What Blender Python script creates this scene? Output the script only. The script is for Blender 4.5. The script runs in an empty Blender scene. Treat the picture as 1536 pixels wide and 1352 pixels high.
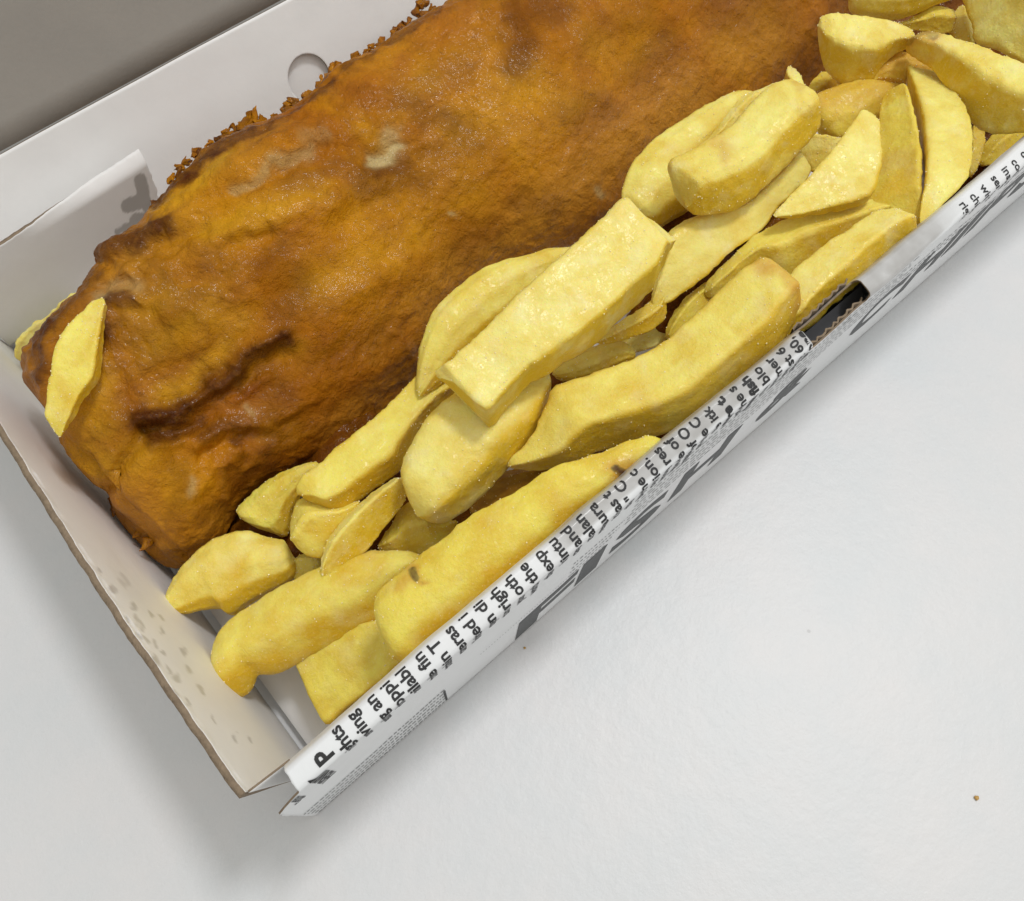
import bpy, math, random
import numpy as np
from mathutils import Vector, Matrix

random.seed(7)
rng = np.random.default_rng(11)
scene = bpy.context.scene
col = scene.collection

# ------------------------------------------------------------------ camera
FPX, CX, CY = 1262.34, 768.0, 676.0
CAM = np.array([0.02450432, -0.056204, 0.2124302])
ROT = np.array([[0.75175031, -0.65818447, -0.04080047],
                [-0.59671987, -0.65260257, -0.46694248],
                [0.2807078, 0.37537061, -0.88334593]])      # rows: right, down, forward
cam_d = bpy.data.cameras.new('camera')
cam = bpy.data.objects.new('camera', cam_d)
col.objects.link(cam)
M = Matrix.Identity(4)
for i in range(3):
    M[i][0] = ROT[0][i]
    M[i][1] = -ROT[1][i]
    M[i][2] = -ROT[2][i]
    M[i][3] = CAM[i]
cam.matrix_world = M
cam_d.sensor_fit = 'HORIZONTAL'
cam_d.sensor_width = 36.0
cam_d.lens = FPX / 1536.0 * 36.0
cam_d.clip_start = 0.01
cam_d.clip_end = 50
scene.camera = cam

# ------------------------------------------------------------------ light
world = bpy.data.worlds.new('World')
scene.world = world
world.use_nodes = True
bg = world.node_tree.nodes['Background']
bg.inputs[0].default_value = (1.0, 0.975, 0.90, 1)
bg.inputs[1].default_value = 0.52


def area(name, direction, dist, size, power, colour, target=(0.12, 0.07, 0.03)):
    d = Vector(direction).normalized()
    ld = bpy.data.lights.new(name, 'AREA')
    ld.shape = 'DISK'
    ld.size = size
    ld.energy = power
    ld.color = colour
    o = bpy.data.objects.new(name, ld)
    o.location = Vector(target) + d * dist
    o.rotation_euler = d.to_track_quat('Z', 'Y').to_euler()
    col.objects.link(o)
    return o


def sph(az, el):
    return (math.cos(math.radians(el)) * math.cos(math.radians(az)),
            math.cos(math.radians(el)) * math.sin(math.radians(az)), math.sin(math.radians(el)))


area('ceiling_lamp', sph(-12, 71), 1.5, 0.24, 8.6, (1.0, 1.0, 1.0))
area('ceiling_panel', sph(-50, 62), 1.7, 2.4, 9.0, (0.93, 0.98, 1.0))  # large soft fill added to lighten the fish flank and front faces

scene.view_settings.view_transform = 'Standard'
scene.view_settings.look = 'None'
scene.view_settings.exposure = 0.0
scene.view_settings.gamma = 1.0
scene.cycles.use_denoising = True


# ------------------------------------------------------------------ geometry helpers
def ray(px, py):
    return ROT.T @ np.array([(px - CX) / FPX, (py - CY) / FPX, 1.0])


def at(px, py, z):
    d = ray(px, py)
    return CAM + d * ((z - CAM[2]) / d[2])


def hit(px, py, P, n):
    d = ray(px, py)
    P, n = np.array(P), np.array(n)
    return CAM + d * (((P - CAM) @ n) / (d @ n))


def project(P):
    q = (P - CAM) @ ROT.T
    return np.stack([CX + FPX * q[..., 0] / q[..., 2], CY + FPX * q[..., 1] / q[..., 2]], -1)


def _h(ix, iy, iz, s):
    n = (ix.astype(np.int64) * 374761393 + iy.astype(np.int64) * 668265263
         + iz.astype(np.int64) * 2147483647 + s * 1274126177) & 0xffffffff
    n = ((n ^ (n >> 13)) * 1274126177) & 0xffffffff
    n = ((n ^ (n >> 16)) * 2246822519) & 0xffffffff
    return ((n ^ (n >> 15)) & 0xffffff) / float(0xffffff)


def vnoise(p, s=0):
    """smooth value noise, -1..1; p (...,3)"""
    f = np.floor(p)
    u = p - f
    u = u * u * u * (u * (u * 6 - 15) + 10)
    x, y, z = f[..., 0], f[..., 1], f[..., 2]
    r = 0
    for a in (0, 1):
        for b in (0, 1):
            for c in (0, 1):
                w = (u[..., 0] if a else 1 - u[..., 0]) * (u[..., 1] if b else 1 - u[..., 1]) * (u[..., 2] if c else 1 - u[..., 2])
                r = r + w * _h(x + a, y + b, z + c, s)
    return r * 2 - 1


def fbm(p, octv=4, s=0, gain=0.5):
    r, a, t = 0, 1.0, 0
    for i in range(octv):
        r = r + a * vnoise(p * (2.03 ** i) + i * 17.3, s + i)
        t += a
        a *= gain
    return r / t


def grid_normals(P, wrap=False):
    if wrap:
        dv = np.roll(P, -1, 1) - np.roll(P, 1, 1)
    else:
        dv = np.gradient(P, axis=1)
    du = np.gradient(P, axis=0)
    n = np.cross(du, dv)
    return n / (np.linalg.norm(n, axis=-1, keepdims=True) + 1e-12)


def stroke(px, pts, sig):
    """gaussian falloff round a polyline, in photo pixels; px (...,2)"""
    pts = np.array(pts, float)
    best = np.full(px.shape[:-1], 1e9)
    if len(pts) == 1:
        best = np.sum((px - pts[0]) ** 2, -1)
    for a, b in zip(pts[:-1], pts[1:]):
        ab = b - a
        t = np.clip(((px - a) @ ab) / (ab @ ab), 0, 1)
        q = a + t[..., None] * ab
        best = np.minimum(best, np.sum((px - q) ** 2, -1))
    return np.exp(-best / (2 * sig * sig))


def mesh_obj(name, verts, faces, mats, parent=None, smooth=True, attrs=None, face_mat=None):
    me = bpy.data.meshes.new(name)
    verts = np.asarray(verts, float)
    off = np.zeros(3)
    me.from_pydata([tuple(v) for v in verts], [], [tuple(int(i) for i in f) for f in faces])
    if attrs:
        for k, v in attrs.items():
            a = me.attributes.new(k, 'FLOAT', 'POINT')
            a.data.foreach_set('value', np.asarray(v, np.float32).ravel())
    if not isinstance(mats, (list, tuple)):
        mats = [mats]
    for m in mats:
        me.materials.append(m)
    if face_mat is not None:
        me.polygons.foreach_set('material_index', np.asarray(face_mat, np.int32))
    me.polygons.foreach_set('use_smooth', [smooth] * len(me.polygons))
    me.update()
    o = bpy.data.objects.new(name, me)
    col.objects.link(o)
    if parent:
        o.parent = parent
        o.matrix_parent_inverse = Matrix.Translation(-Vector(parent.location))
    return o


def grid_faces(nu, nv, wrap=False, start=0, flip=False):
    f = []
    m = nv if wrap else nv - 1
    for i in range(nu - 1):
        for j in range(m):
            a = start + i * nv + j
            b = start + i * nv + (j + 1) % nv
            c = b + nv
            d = a + nv
            f.append((a, d, c, b) if flip else (a, b, c, d))
    return f


def thing(name, label, cat, loc, group=None):
    o = bpy.data.objects.new(name, None)
    o.empty_display_size = 0.01
    o.location = loc
    col.objects.link(o)
    o['label'] = label
    o['category'] = cat
    if group:
        o['group'] = group
    return o


# ------------------------------------------------------------------ material helpers
class NT:
    def __init__(self, name):
        self.m = bpy.data.materials.new(name)
        self.m.use_nodes = True
        self.t = self.m.node_tree
        self.b = self.t.nodes['Principled BSDF']

    def n(self, typ, **kw):
        nd = self.t.nodes.new(typ)
        for k, v in kw.items():
            setattr(nd, k, v)
        return nd

    def l(self, a, b):
        self.t.links.new(a, b)

    def co(self):
        if not hasattr(self, '_co'):
            self._co = self.n('ShaderNodeTexCoord').outputs['Object']
        return self._co

    def noise(self, scale, detail=3, rough=0.55, dist=0.0, vec=None):
        nd = self.n('ShaderNodeTexNoise')
        nd.inputs['Scale'].default_value = scale
        nd.inputs['Detail'].default_value = detail
        nd.inputs['Roughness'].default_value = rough
        nd.inputs['Distortion'].default_value = dist
        self.l(vec or self.co(), nd.inputs['Vector'])
        return nd.outputs['Fac']

    def voro(self, scale, feature='F1', vec=None):
        nd = self.n('ShaderNodeTexVoronoi', feature=feature)
        nd.inputs['Scale'].default_value = scale
        self.l(vec or self.co(), nd.inputs['Vector'])
        return nd.outputs['Distance']

    def ramp(self, fac, stops, interp='LINEAR'):
        nd = self.n('ShaderNodeValToRGB')
        cr = nd.color_ramp
        cr.interpolation = interp
        while len(cr.elements) < len(stops):
            cr.elements.new(0.5)
        for e, (p, c) in zip(cr.elements, stops):
            e.position = p
            e.color = (c, c, c, 1) if not isinstance(c, tuple) else (*c, 1)
        self.l(fac, nd.inputs[0])
        return nd.outputs[0]

    def mix(self, fac, a, b, blend='MIX'):
        nd = self.n('ShaderNodeMix', data_type='RGBA', blend_type=blend)
        for sock, v in ((nd.inputs[0], fac), (nd.inputs[6], a), (nd.inputs[7], b)):
            if isinstance(v, (int, float)):
                sock.default_value = v
            elif isinstance(v, tuple):
                sock.default_value = (*v, 1)
            else:
                self.l(v, sock)
        return nd.outputs[2]

    def math(self, op, a, b=0.0, clamp=False):
        nd = self.n('ShaderNodeMath', operation=op, use_clamp=clamp)
        for s, v in ((nd.inputs[0], a), (nd.inputs[1], b)):
            if isinstance(v, (int, float)):
                s.default_value = v
            else:
                self.l(v, s)
        return nd.outputs[0]

    def attr(self, name, obj=False):
        nd = self.n('ShaderNodeAttribute', attribute_name=name)
        if obj:
            nd.attribute_type = 'OBJECT'
        return nd.outputs['Fac']

    def bump(self, pairs, dist=0.001):
        prev = None
        for h, strength, d in pairs:
            nd = self.n('ShaderNodeBump')
            nd.inputs['Strength'].default_value = strength
            nd.inputs['Distance'].default_value = d
            self.l(h, nd.inputs['Height'])
            if prev:
                self.l(prev, nd.inputs['Normal'])
            prev = nd.outputs[0]
        self.l(prev, self.b.inputs['Normal'])

    def coat(self, pairs, weight, rough):
        prev = None
        for h, strength, d in pairs:
            nd = self.n('ShaderNodeBump')
            nd.inputs['Strength'].default_value = strength
            nd.inputs['Distance'].default_value = d
            self.l(h, nd.inputs['Height'])
            if prev:
                self.l(prev, nd.inputs['Normal'])
            prev = nd.outputs[0]
        self.l(prev, self.b.inputs['Coat Normal'])
        self.l(weight, self.b.inputs['Coat Weight'])
        self.b.inputs['Coat Roughness'].default_value = rough

    def set(self, **kw):
        for k, v in kw.items():
            s = self.b.inputs[k.replace('_', ' ')]
            if isinstance(v, (int, float)):
                s.default_value = v
            elif isinstance(v, tuple):
                s.default_value = v if len(v) == len(s.default_value) else (*v, 1)
            else:
                self.l(v, s)
        return self


# paper-covered card
def card_material(name, base, dark, rough=0.55):
    t = NT(name)
    fib = t.noise(900, 4, 0.6)
    mott = t.noise(70, 4, 0.6)
    blot = t.noise(14, 3, 0.5)
    c = t.mix(t.ramp(mott, [(0.35, 0.0), (0.7, 1.0)]), base, tuple(x * 0.955 for x in base))
    c = t.mix(t.math('MULTIPLY', t.ramp(blot, [(0.4, 0.0), (0.7, 1.0)]), 0.5), c, (base[0] * 0.97, base[1] * 0.93, base[2] * 0.93))
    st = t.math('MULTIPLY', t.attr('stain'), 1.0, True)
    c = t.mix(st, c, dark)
    c = t.mix(t.math('MULTIPLY', t.attr('oil'), 0.9, True), c, (0.60, 0.58, 0.30))
    r = t.math('SUBTRACT', rough, t.math('MULTIPLY', st, 0.2))
    t.set(Base_Color=c, Roughness=r, Specular_IOR_Level=0.35)
    t.bump([(fib, 0.12, 0.0004), (t.noise(120, 3), 0.12, 0.0012)])
    return t.m


CARD = card_material('white_card', (0.86, 0.85, 0.84), (0.36, 0.34, 0.32))
PRINT_CARD = card_material('printed_card', (0.80, 0.815, 0.83), (0.43, 0.42, 0.41), 0.42)


def lid_material():
    t = NT('lid_card')
    c = t.mix(t.ramp(t.noise(60, 5, 0.6), [(0.3, 0.0), (0.75, 1.0)]), (0.30, 0.272, 0.24), (0.27, 0.247, 0.22))
    t.set(Base_Color=c, Roughness=0.6)
    t.bump([(t.noise(900, 3), 0.15, 0.0004)])
    return t.m


LIDM = lid_material()


def kraft():
    t = NT('kraft_core')
    vec = t.n('ShaderNodeMapping')
    t.l(t.co(), vec.inputs[0])
    n1 = t.noise(500, 4, 0.7, vec=vec.outputs[0])
    c = t.mix(n1, (0.36, 0.27, 0.18), (0.12, 0.085, 0.055))
    t.set(Base_Color=c, Roughness=0.85)
    t.bump([(t.noise(1500, 3), 0.6, 0.0006)])
    return t.m


KRAFT = kraft()


def simple(name, colour, rough=0.5, spec=0.4):
    t = NT(name)
    n = t.noise(800, 3)
    c = t.mix(t.math('MULTIPLY', n, 0.6), colour, tuple(min(1, x * 1.6 + 0.01) for x in colour))
    t.set(Base_Color=c, Roughness=rough, Specular_IOR_Level=spec)
    return t.m


INK = simple('black_ink', (0.016, 0.016, 0.017), 0.55)
INKG = simple('grey_ink', (0.075, 0.078, 0.08), 0.6)
INKM = simple('mid_grey_ink', (0.28, 0.285, 0.29), 0.6)


def table_mat():
    t = NT('white_laminate')
    c = t.mix(t.ramp(t.noise(24, 7, 0.68), [(0.35, 0.0), (0.65, 1.0)]), (0.645, 0.66, 0.675), (0.69, 0.68, 0.685))
    sp = t.ramp(t.noise(420, 2, 0.5), [(0.70, 0.0), (0.76, 1.0)])
    c = t.mix(t.math('MULTIPLY', sp, 0.10), c, (0.45, 0.46, 0.47))
    sp2 = t.ramp(t.voro(38), [(0.012, 1.0), (0.022, 0.0)])
    c = t.mix(t.math('MULTIPLY', sp2, 0.35), c, (0.30, 0.29, 0.28))
    t.set(Base_Color=c, Roughness=0.42, Specular_IOR_Level=0.4)
    t.bump([(t.noise(900, 3, 0.6), 0.12, 0.0003), (t.noise(260, 4, 0.65), 0.22, 0.0009)])
    return t.m


def chip_mat():
    t = NT('fried_potato')
    tone = t.attr('tone', True)              # per chip: 0 pale .. 1 deep golden
    n1 = t.noise(95, 4, 0.6, 0.6)
    n2 = t.noise(330, 4, 0.65)
    edge = t.attr('edge')
    side = t.attr('side')
    brown = t.attr('brown')
    base = t.mix(tone, (0.97, 0.92, 0.35), (0.87, 0.74, 0.050))
    gold = t.mix(tone, (0.80, 0.54, 0.022), (0.62, 0.34, 0.006))
    amb = t.math('MULTIPLY', t.math('SUBTRACT', tone, 0.76), 3.6, True)
    base = t.mix(amb, base, (0.80, 0.49, 0.035))
    gold = t.mix(amb, gold, (0.60, 0.27, 0.010))
    k = t.math('ADD', t.math('MULTIPLY', t.ramp(n1, [(0.36, 0.0), (0.74, 1.0)]), 0.70), t.math('MULTIPLY', side, 0.95), True)
    c = t.mix(k, base, gold)
    pale = t.ramp(t.noise(160, 3, 0.5, 0.3), [(0.52, 0.0), (0.72, 1.0)])
    c = t.mix(t.math('MULTIPLY', pale, t.math('SUBTRACT', 0.42, t.math('MULTIPLY', tone, 0.35))), c, (0.95, 0.89, 0.54))
    fine = t.ramp(n2, [(0.35, 0.0), (0.7, 1.0)])
    c = t.mix(t.math('MULTIPLY', t.ramp(t.noise(1500, 3, 0.7), [(0.54, 0.0), (0.66, 1.0)]), 0.16), c, (0.97, 0.90, 0.60))
    c = t.mix(t.math('MULTIPLY', fine, 0.22), c, (0.72, 0.52, 0.05))
    c = t.mix(t.math('MULTIPLY', edge, 0.34), c, (0.80, 0.55, 0.06))
    br = t.math('MULTIPLY', brown, t.ramp(t.noise(420, 3), [(0.2, 0.55), (0.6, 1.0)]), True)
    c = t.mix(br, c, t.mix(t.ramp(brown, [(0.62, 0.0), (0.82, 1.0)]), (0.56, 0.23, 0.020), (0.11, 0.045, 0.012)))
    rough = t.ramp(t.noise(240, 3), [(0.35, 0.36), (0.6, 0.6)])
    t.set(Base_Color=c, Roughness=rough, Specular_IOR_Level=0.3,
          Subsurface_Weight=0.28, Subsurface_Radius=(0.9, 0.55, 0.10), Subsurface_Scale=0.0022)
    t.bump([(t.noise(210, 5, 0.6), 0.35, 0.0011), (t.noise(900, 4, 0.7), 0.5, 0.0004), (t.noise(1900, 3, 0.7), 0.55, 0.0003)])
    t.coat([(t.noise(260, 3, 0.55), 0.55, 0.0011), (t.voro(520), 0.35, 0.0006)], t.ramp(t.noise(120, 4, 0.6), [(0.42, 0.0), (0.64, 0.34)]), 0.22)
    return t.m


def fish_mat(name='fried_batter'):
    t = NT(name)
    dark = t.attr('dark')
    pale = t.attr('pale')
    white = t.attr('white')
    lit_tan = t.attr('tan')
    n1 = t.noise(26, 4, 0.55, 0.8)
    n2 = t.noise(110, 5, 0.62, 0.5)
    n3 = t.noise(420, 4, 0.7)
    base = t.ramp(n1, [(0.28, (0.28, 0.074, 0.002)), (0.48, (0.45, 0.150, 0.003)), (0.74, (0.62, 0.255, 0.004))])
    c = t.mix(t.ramp(n2, [(0.30, 0.35), (0.56, 0.0)]), base, (0.22, 0.062, 0.002))
    c = t.mix(t.math('MULTIPLY', lit_tan, 0.8, True), c, (0.60, 0.275, 0.030))
    c = t.mix(t.math('MULTIPLY', pale, t.ramp(n2, [(0.25, 0.5), (0.6, 1.0)]), True), c, (0.66, 0.325, 0.008))
    dk = t.math('MULTIPLY', dark, t.ramp(n2, [(0.3, 0.65), (0.6, 1.0)]), True)
    c = t.mix(dk, c, (0.085, 0.020, 0.002))
    c = t.mix(t.math('MULTIPLY', t.ramp(n3, [(0.55, 0.0), (0.75, 1.0)]), 0.20), c, (0.52, 0.24, 0.012))
    c = t.mix(t.math('MULTIPLY', white, t.ramp(n2, [(0.2, 0.7), (0.5, 1.0)]), True), c, (0.58, 0.44, 0.20))
    rough = t.ramp(t.noise(200, 3), [(0.3, 0.34), (0.7, 0.55)])
    t.set(Base_Color=c, Roughness=rough, Specular_IOR_Level=0.14, Specular_Tint=(1.0, 0.80, 0.5, 1.0), Coat_Tint=(1, 1, 1, 1),
          Subsurface_Weight=0.08, Subsurface_Radius=(1.0, 0.45, 0.1), Subsurface_Scale=0.002)
    bl = t.math('MULTIPLY', t.ramp(t.voro(210, 'SMOOTH_F1'), [(0.0, 1.0), (0.42, 0.0)]), t.ramp(t.noise(40, 3), [(0.42, 0.0), (0.60, 1.0)]))
    t.bump([(t.noise(85, 6, 0.62, 1.2), 0.55, 0.0024), (bl, 0.45, 0.0010), (t.noise(330, 5, 0.7, 0.8), 0.75, 0.0012), (t.noise(1300, 3, 0.75), 0.75, 0.0005)])
    t.coat([(t.noise(90, 4, 0.6, 0.5), 0.6, 0.0022), (t.noise(420, 3, 0.6), 0.75, 0.0010), (t.voro(900), 0.35, 0.0004)], t.ramp(t.noise(45, 4, 0.6), [(0.36, 0.03), (0.60, 0.34)]), 0.12)
    return t.m


CHIP = chip_mat()
FISH = fish_mat()


def grain_mat():
    t = NT('salt_crumb')
    c = t.mix(t.noise(300, 2), (0.97, 0.92, 0.66), (0.92, 0.74, 0.30))
    t.set(Base_Color=c, Roughness=0.25)
    return t.m


GRAIN = grain_mat()

# ------------------------------------------------------------------ table
tb = mesh_obj('table', [(-2, -2, 0), (2, -2, 0), (2, 2, 0), (-2, 2, 0)], [(0, 1, 2, 3)], table_mat(), smooth=False)
tb['kind'] = 'structure'

# ------------------------------------------------------------------ box
WB, HR = 0.16645, 0.05808
XR = 0.40
box = thing('takeaway_box', 'open white corrugated takeaway box with newspaper print, holding battered fish and chips', 'box', (0.0, 0.0, 0.0))


def panel(name, P, nu, nv, thick, mat, parent, attrs=None, jitter=0.0, flip=True, jit_edges='t'):
    """P(u,v) -> inner surface; grid plus solidify with kraft rims"""
    U, V = np.meshgrid(np.linspace(0, 1, nu), np.linspace(0, 1, nv), indexing='ij')
    G = P(U, V)
    a = attrs(G) if attrs else {}
    a.setdefault('stain', np.zeros((nu, nv)))
    o = mesh_obj(name, G.reshape(-1, 3), grid_faces(nu, nv, flip=flip), [mat, KRAFT], parent, True, a)
    md = o.modifiers.new('thickness', 'SOLIDIFY')
    md.thickness = thick
    md.offset = -1
    md.use_rim = True
    md.material_offset_rim = 1
    return o


def lerp(a, b, t):
    return a + (b - a) * t


# floor
panel('floor_panel', lambda U, V: np.stack([lerp(0.0022, XR - 0.001, U), lerp(0.0012, WB - 0.001, V), 0.0034 + 0.0 * U + 0.0003 * fbm(np.stack([U * 12, V * 5, U * 0], -1), 2, 5)], -1),
      80, 30, 0.0016, CARD, box)

# end wall (left)
def end_P(U, V):
    y = lerp(lerp(0.0, -0.0095, V), lerp(WB, WB + 0.004, V), U)
    z = lerp(0.0012, 0.0570, V)
    edge = (V > 0.96) * 0.0006
    jit = edge * 0.55 * fbm(np.stack([U * 55, V * 0, U * 0 + 3], -1), 4, 3)
    x = -0.0049 * V + 0.0007 * np.sin(V * 3.1) * fbm(np.stack([U * 6, V * 2, 0 * U], -1), 2, 8) + jit
    x = x - 0.0006 * np.sin(U * math.pi * 2.2) * V
    return np.stack([x, y, z + jit * 1.3], -1)


def end_attr(G):
    px = project(G)
    px = px + 7 * np.stack([fbm(G * 260 + 1, 3, 91), fbm(G * 260 + 5, 3, 92)], -1)
    s = np.zeros(px.shape[:2])
    for (x, y, r) in [(240, 945, 4), (232, 962, 4), (214, 935, 4), (275, 975, 5), (283, 1003, 5), (262, 1012, 6), (262, 1040, 5),
                      (198, 905, 4), (205, 925, 5), (222, 920, 3), (352, 1105, 3), (376, 1108, 3), (168, 880, 4), (150, 852, 3), (228, 990, 7), (250, 1000, 4), (300, 1032, 4), (215, 955, 6), (240, 925, 4), (320, 1075, 3), (278, 1050, 3), (188, 925, 3),
                      (245, 975, 3), (206, 950, 3)]:
        s = np.maximum(s, np.clip(stroke(px, [(x, y), (x + 4, y + 7)], r * 0.7) * 1.6 - 0.5, 0, 1) * 0.55)
    s = np.maximum(s, 0.28 * np.clip(stroke(px + 5 * fbm(G * 300, 2, 3)[..., None], [(183, 866), (192, 878)], 5) * 1.6 - 0.5, 0, 1))
    return {'stain': s, 'oil': 0.35 * stroke(px, [(28, 520), (60, 560)], 22)}


panel('end_wall', end_P, 420, 90, 0.0014, CARD, box, end_attr)

# back wall, leaning back a little, with a punched vent hole
BT = np.array([WB + 0.0187, 0.0457])        # y, z of its rim
_bn = np.array([0, -(BT[1]), (BT[0] - WB)])
_h0 = hit(463, 117, (0, WB, 0.0), _bn)
HOLE = np.array([_h0[0], np.hypot(_h0[1] - WB, _h0[2])])
HRAD = 0.0076
BLEN = np.hypot(BT[1], BT[0] - WB)


def back_S(x, h):
    t = h / BLEN
    y = WB + (BT[0] - WB) * t + 0.0008 * np.sin(t * 3.1) * fbm(np.stack([x * 17, t * 2, 0 * x], -1), 2, 9)
    return np.stack([x, y, BT[1] * t + 0.0003 * fbm(np.stack([x * 30, t * 0, 0 * x], -1), 2, 19) * t], -1)


def build_back():
    hx, hh = HOLE
    xs = np.unique(np.round(np.concatenate([np.linspace(-0.004, hx - 0.012, 80), np.linspace(hx - 0.012, hx + 0.012, 90), np.linspace(hx + 0.012, XR, 60)]), 7))
    hs = np.unique(np.round(np.concatenate([np.linspace(0.0012, hh - 0.012, 14), np.linspace(hh - 0.012, hh + 0.012, 90), np.linspace(hh + 0.012, BLEN, 12)]), 7))
    X, H = np.meshgrid(xs, hs, indexing='ij')
    d = np.hypot(X - hx, H - hh)
    # snap the ring of vertices just outside the hole on to its edge
    cell = 0.00028
    m = (d > HRAD - cell) & (d < HRAD + cell)
    k = np.where(m, HRAD / np.maximum(d, 1e-9), 1)
    X2, H2 = hx + (X - hx) * k, hh + (H - hh) * k
    nh = len(hs)
    f = []
    for i in range(len(xs) - 1):
        for j in range(nh - 1):
            dd = max(d[i, j], d[i + 1, j], d[i, j + 1], d[i + 1, j + 1])
            if dd < HRAD + cell and min(d[i, j], d[i + 1, j], d[i, j + 1], d[i + 1, j + 1]) < HRAD - cell * 0.2:
                continue
            a = i * nh + j
            f.append((a, a + nh, a + nh + 1, a + 1))
    G = back_S(X2, H2)
    o = mesh_obj('back_wall', G.reshape(-1, 3), f, [CARD, KRAFT], box, True, {'stain': 0.30 * stroke(project(G), [(560, 75), (640, 20)], 12)})
    md = o.modifiers.new('thickness', 'SOLIDIFY')
    md.thickness = 0.0009
    md.offset = -1
    md.material_offset_rim = 1
    # white backing sheet added behind, so the hole shows bright
    U, V = np.meshgrid(np.linspace(-0.004, XR, 40), np.linspace(0.0012, BLEN - 0.0006, 12), indexing='ij')
    G = back_S(U, V) + np.array([0, 0.0019, -0.0004])
    mesh_obj('outer_ply', G.reshape(-1, 3), grid_faces(40, 12, flip=True), CARD, box, True, {'stain': np.zeros(U.shape)})


build_back()

# corner flap standing in front of the back wall
def flap_P(U, V):
    xl = 0.0
    xr = lerp(0.0590, 0.0640, V)
    x = lerp(xl, xr, U)
    zt = lerp(0.0385, 0.0412, U)
    jit = (V > 0.97) * 0.0003 * fbm(np.stack([U * 35, U * 0, U * 0 + 7], -1), 4, 12)
    z = lerp(0.0036, zt, V) + jit
    bend = np.clip((V - 0.90) / 0.10, 0, 1) ** 1.5 * 0.0030 * np.clip((U - 0.35) / 0.4, 0, 1)
    side = (U > 0.985) * 0.0004 * vnoise(np.stack([V * 30, U * 0, U * 0 + 7], -1), 13)
    y = WB - 0.0012 - 0.0044 * np.sin(V * 1.57) * (1 - 0.25 * U) + bend
    return np.stack([x + side, y, z], -1)


def flap_spike_shade(G):  # cast shadow of the batter spikes, painted on the flap
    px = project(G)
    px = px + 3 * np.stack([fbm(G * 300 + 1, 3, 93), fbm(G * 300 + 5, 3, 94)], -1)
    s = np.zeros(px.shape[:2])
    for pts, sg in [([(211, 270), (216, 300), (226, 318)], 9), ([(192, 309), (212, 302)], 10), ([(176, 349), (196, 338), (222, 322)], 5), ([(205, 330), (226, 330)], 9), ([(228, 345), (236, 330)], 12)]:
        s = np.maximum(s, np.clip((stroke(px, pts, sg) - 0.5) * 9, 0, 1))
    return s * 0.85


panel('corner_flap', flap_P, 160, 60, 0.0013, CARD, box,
      attrs=lambda G: {'oil': 0.55 * stroke(project(G), [(30, 530), (60, 490), (90, 470)], 22), 'stain': flap_spike_shade(G)})

# right end wall (outside the picture)
panel('end_wall', lambda U, V: np.stack([XR + 0.0049 * V, lerp(WB, 0, U), lerp(0.0012, 0.057, V)], -1), 20, 10, 0.0021, CARD, box)

# lid: hinged on the back wall, standing up and tipping slightly forward
def lid_P(U, V):
    x = lerp(-0.02, XR, U)
    y = BT[0] + 0.0006 + 0.085 * V + 0.0006 * np.sin(V * 20)
    z = lerp(BT[1] + 0.0004, 0.21, V)
    return np.stack([x, y, z], -1)


panel('lid', lid_P, 60, 30, 0.0018, LIDM, box)

# tab folded from the end wall behind the front wall, closing the corner
panel('corner_tab', lambda U, V: np.stack([lerp(-0.0048 * V, 0.0036, U), -0.0006 - 0.0088 * V + 0.0 * U, lerp(0.0012, lerp(0.0562, 0.0545, U), V) - 0.0008 * V], -1),
      12, 12, 0.0004, CARD, box, flip=True)

# ---- front wall: double, rolled over the top, printed outside
PROF = [(0.0005, 0.0014), (-0.0085, 0.0530), (-0.0101, 0.0568), (-0.0107, 0.0577), (-0.0116, 0.0581), (-0.0136, 0.0574), (-0.0147, 0.0568),
        (-0.01515, 0.0560), (-0.0145, 0.0520), (-0.0078, 0.0002)]
PROF = np.array(PROF)
SEG = np.linalg.norm(np.diff(PROF, axis=0), axis=1)
CUM = np.concatenate([[0], np.cumsum(SEG)])
V0 = CUM[4]                       # v = 0 at the inner rim
VC = CUM[7] - V0                  # crease
VB = CUM[9] - V0                  # foot
VIN = -V0


def front_P(x, v):
    x = np.asarray(x, float)
    v = np.asarray(v, float)
    s = v + V0
    y = np.interp(s, CUM, PROF[:, 0])
    z = np.interp(s, CUM, PROF[:, 1])
    h = np.clip(z / 0.058, 0, 1)
    w = fbm(np.stack([x * 22, s * 0, s * 0], -1), 3, 21)
    w2 = fbm(np.stack([x * 90, s * 60, s * 0], -1), 3, 22)
    y = y + (0.0010 * w + 0.00025 * w2) * h
    z = z + (0.0007 * vnoise(np.stack([x * 16, s * 0, s * 0 + 5], -1), 23) + 0.00022 * w2) * h
    return np.stack([x, y, z], -1)


def xleft(v):
    return np.interp(v, [VIN, -0.001, 0.0, VC, VC + 0.006, VC + 0.010, VB], [0.003, 0.0024, 0.0026, 0.0020, -0.0034, -0.0040, -0.0058])


SLOT = (0.1406, 0.1610)


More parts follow.
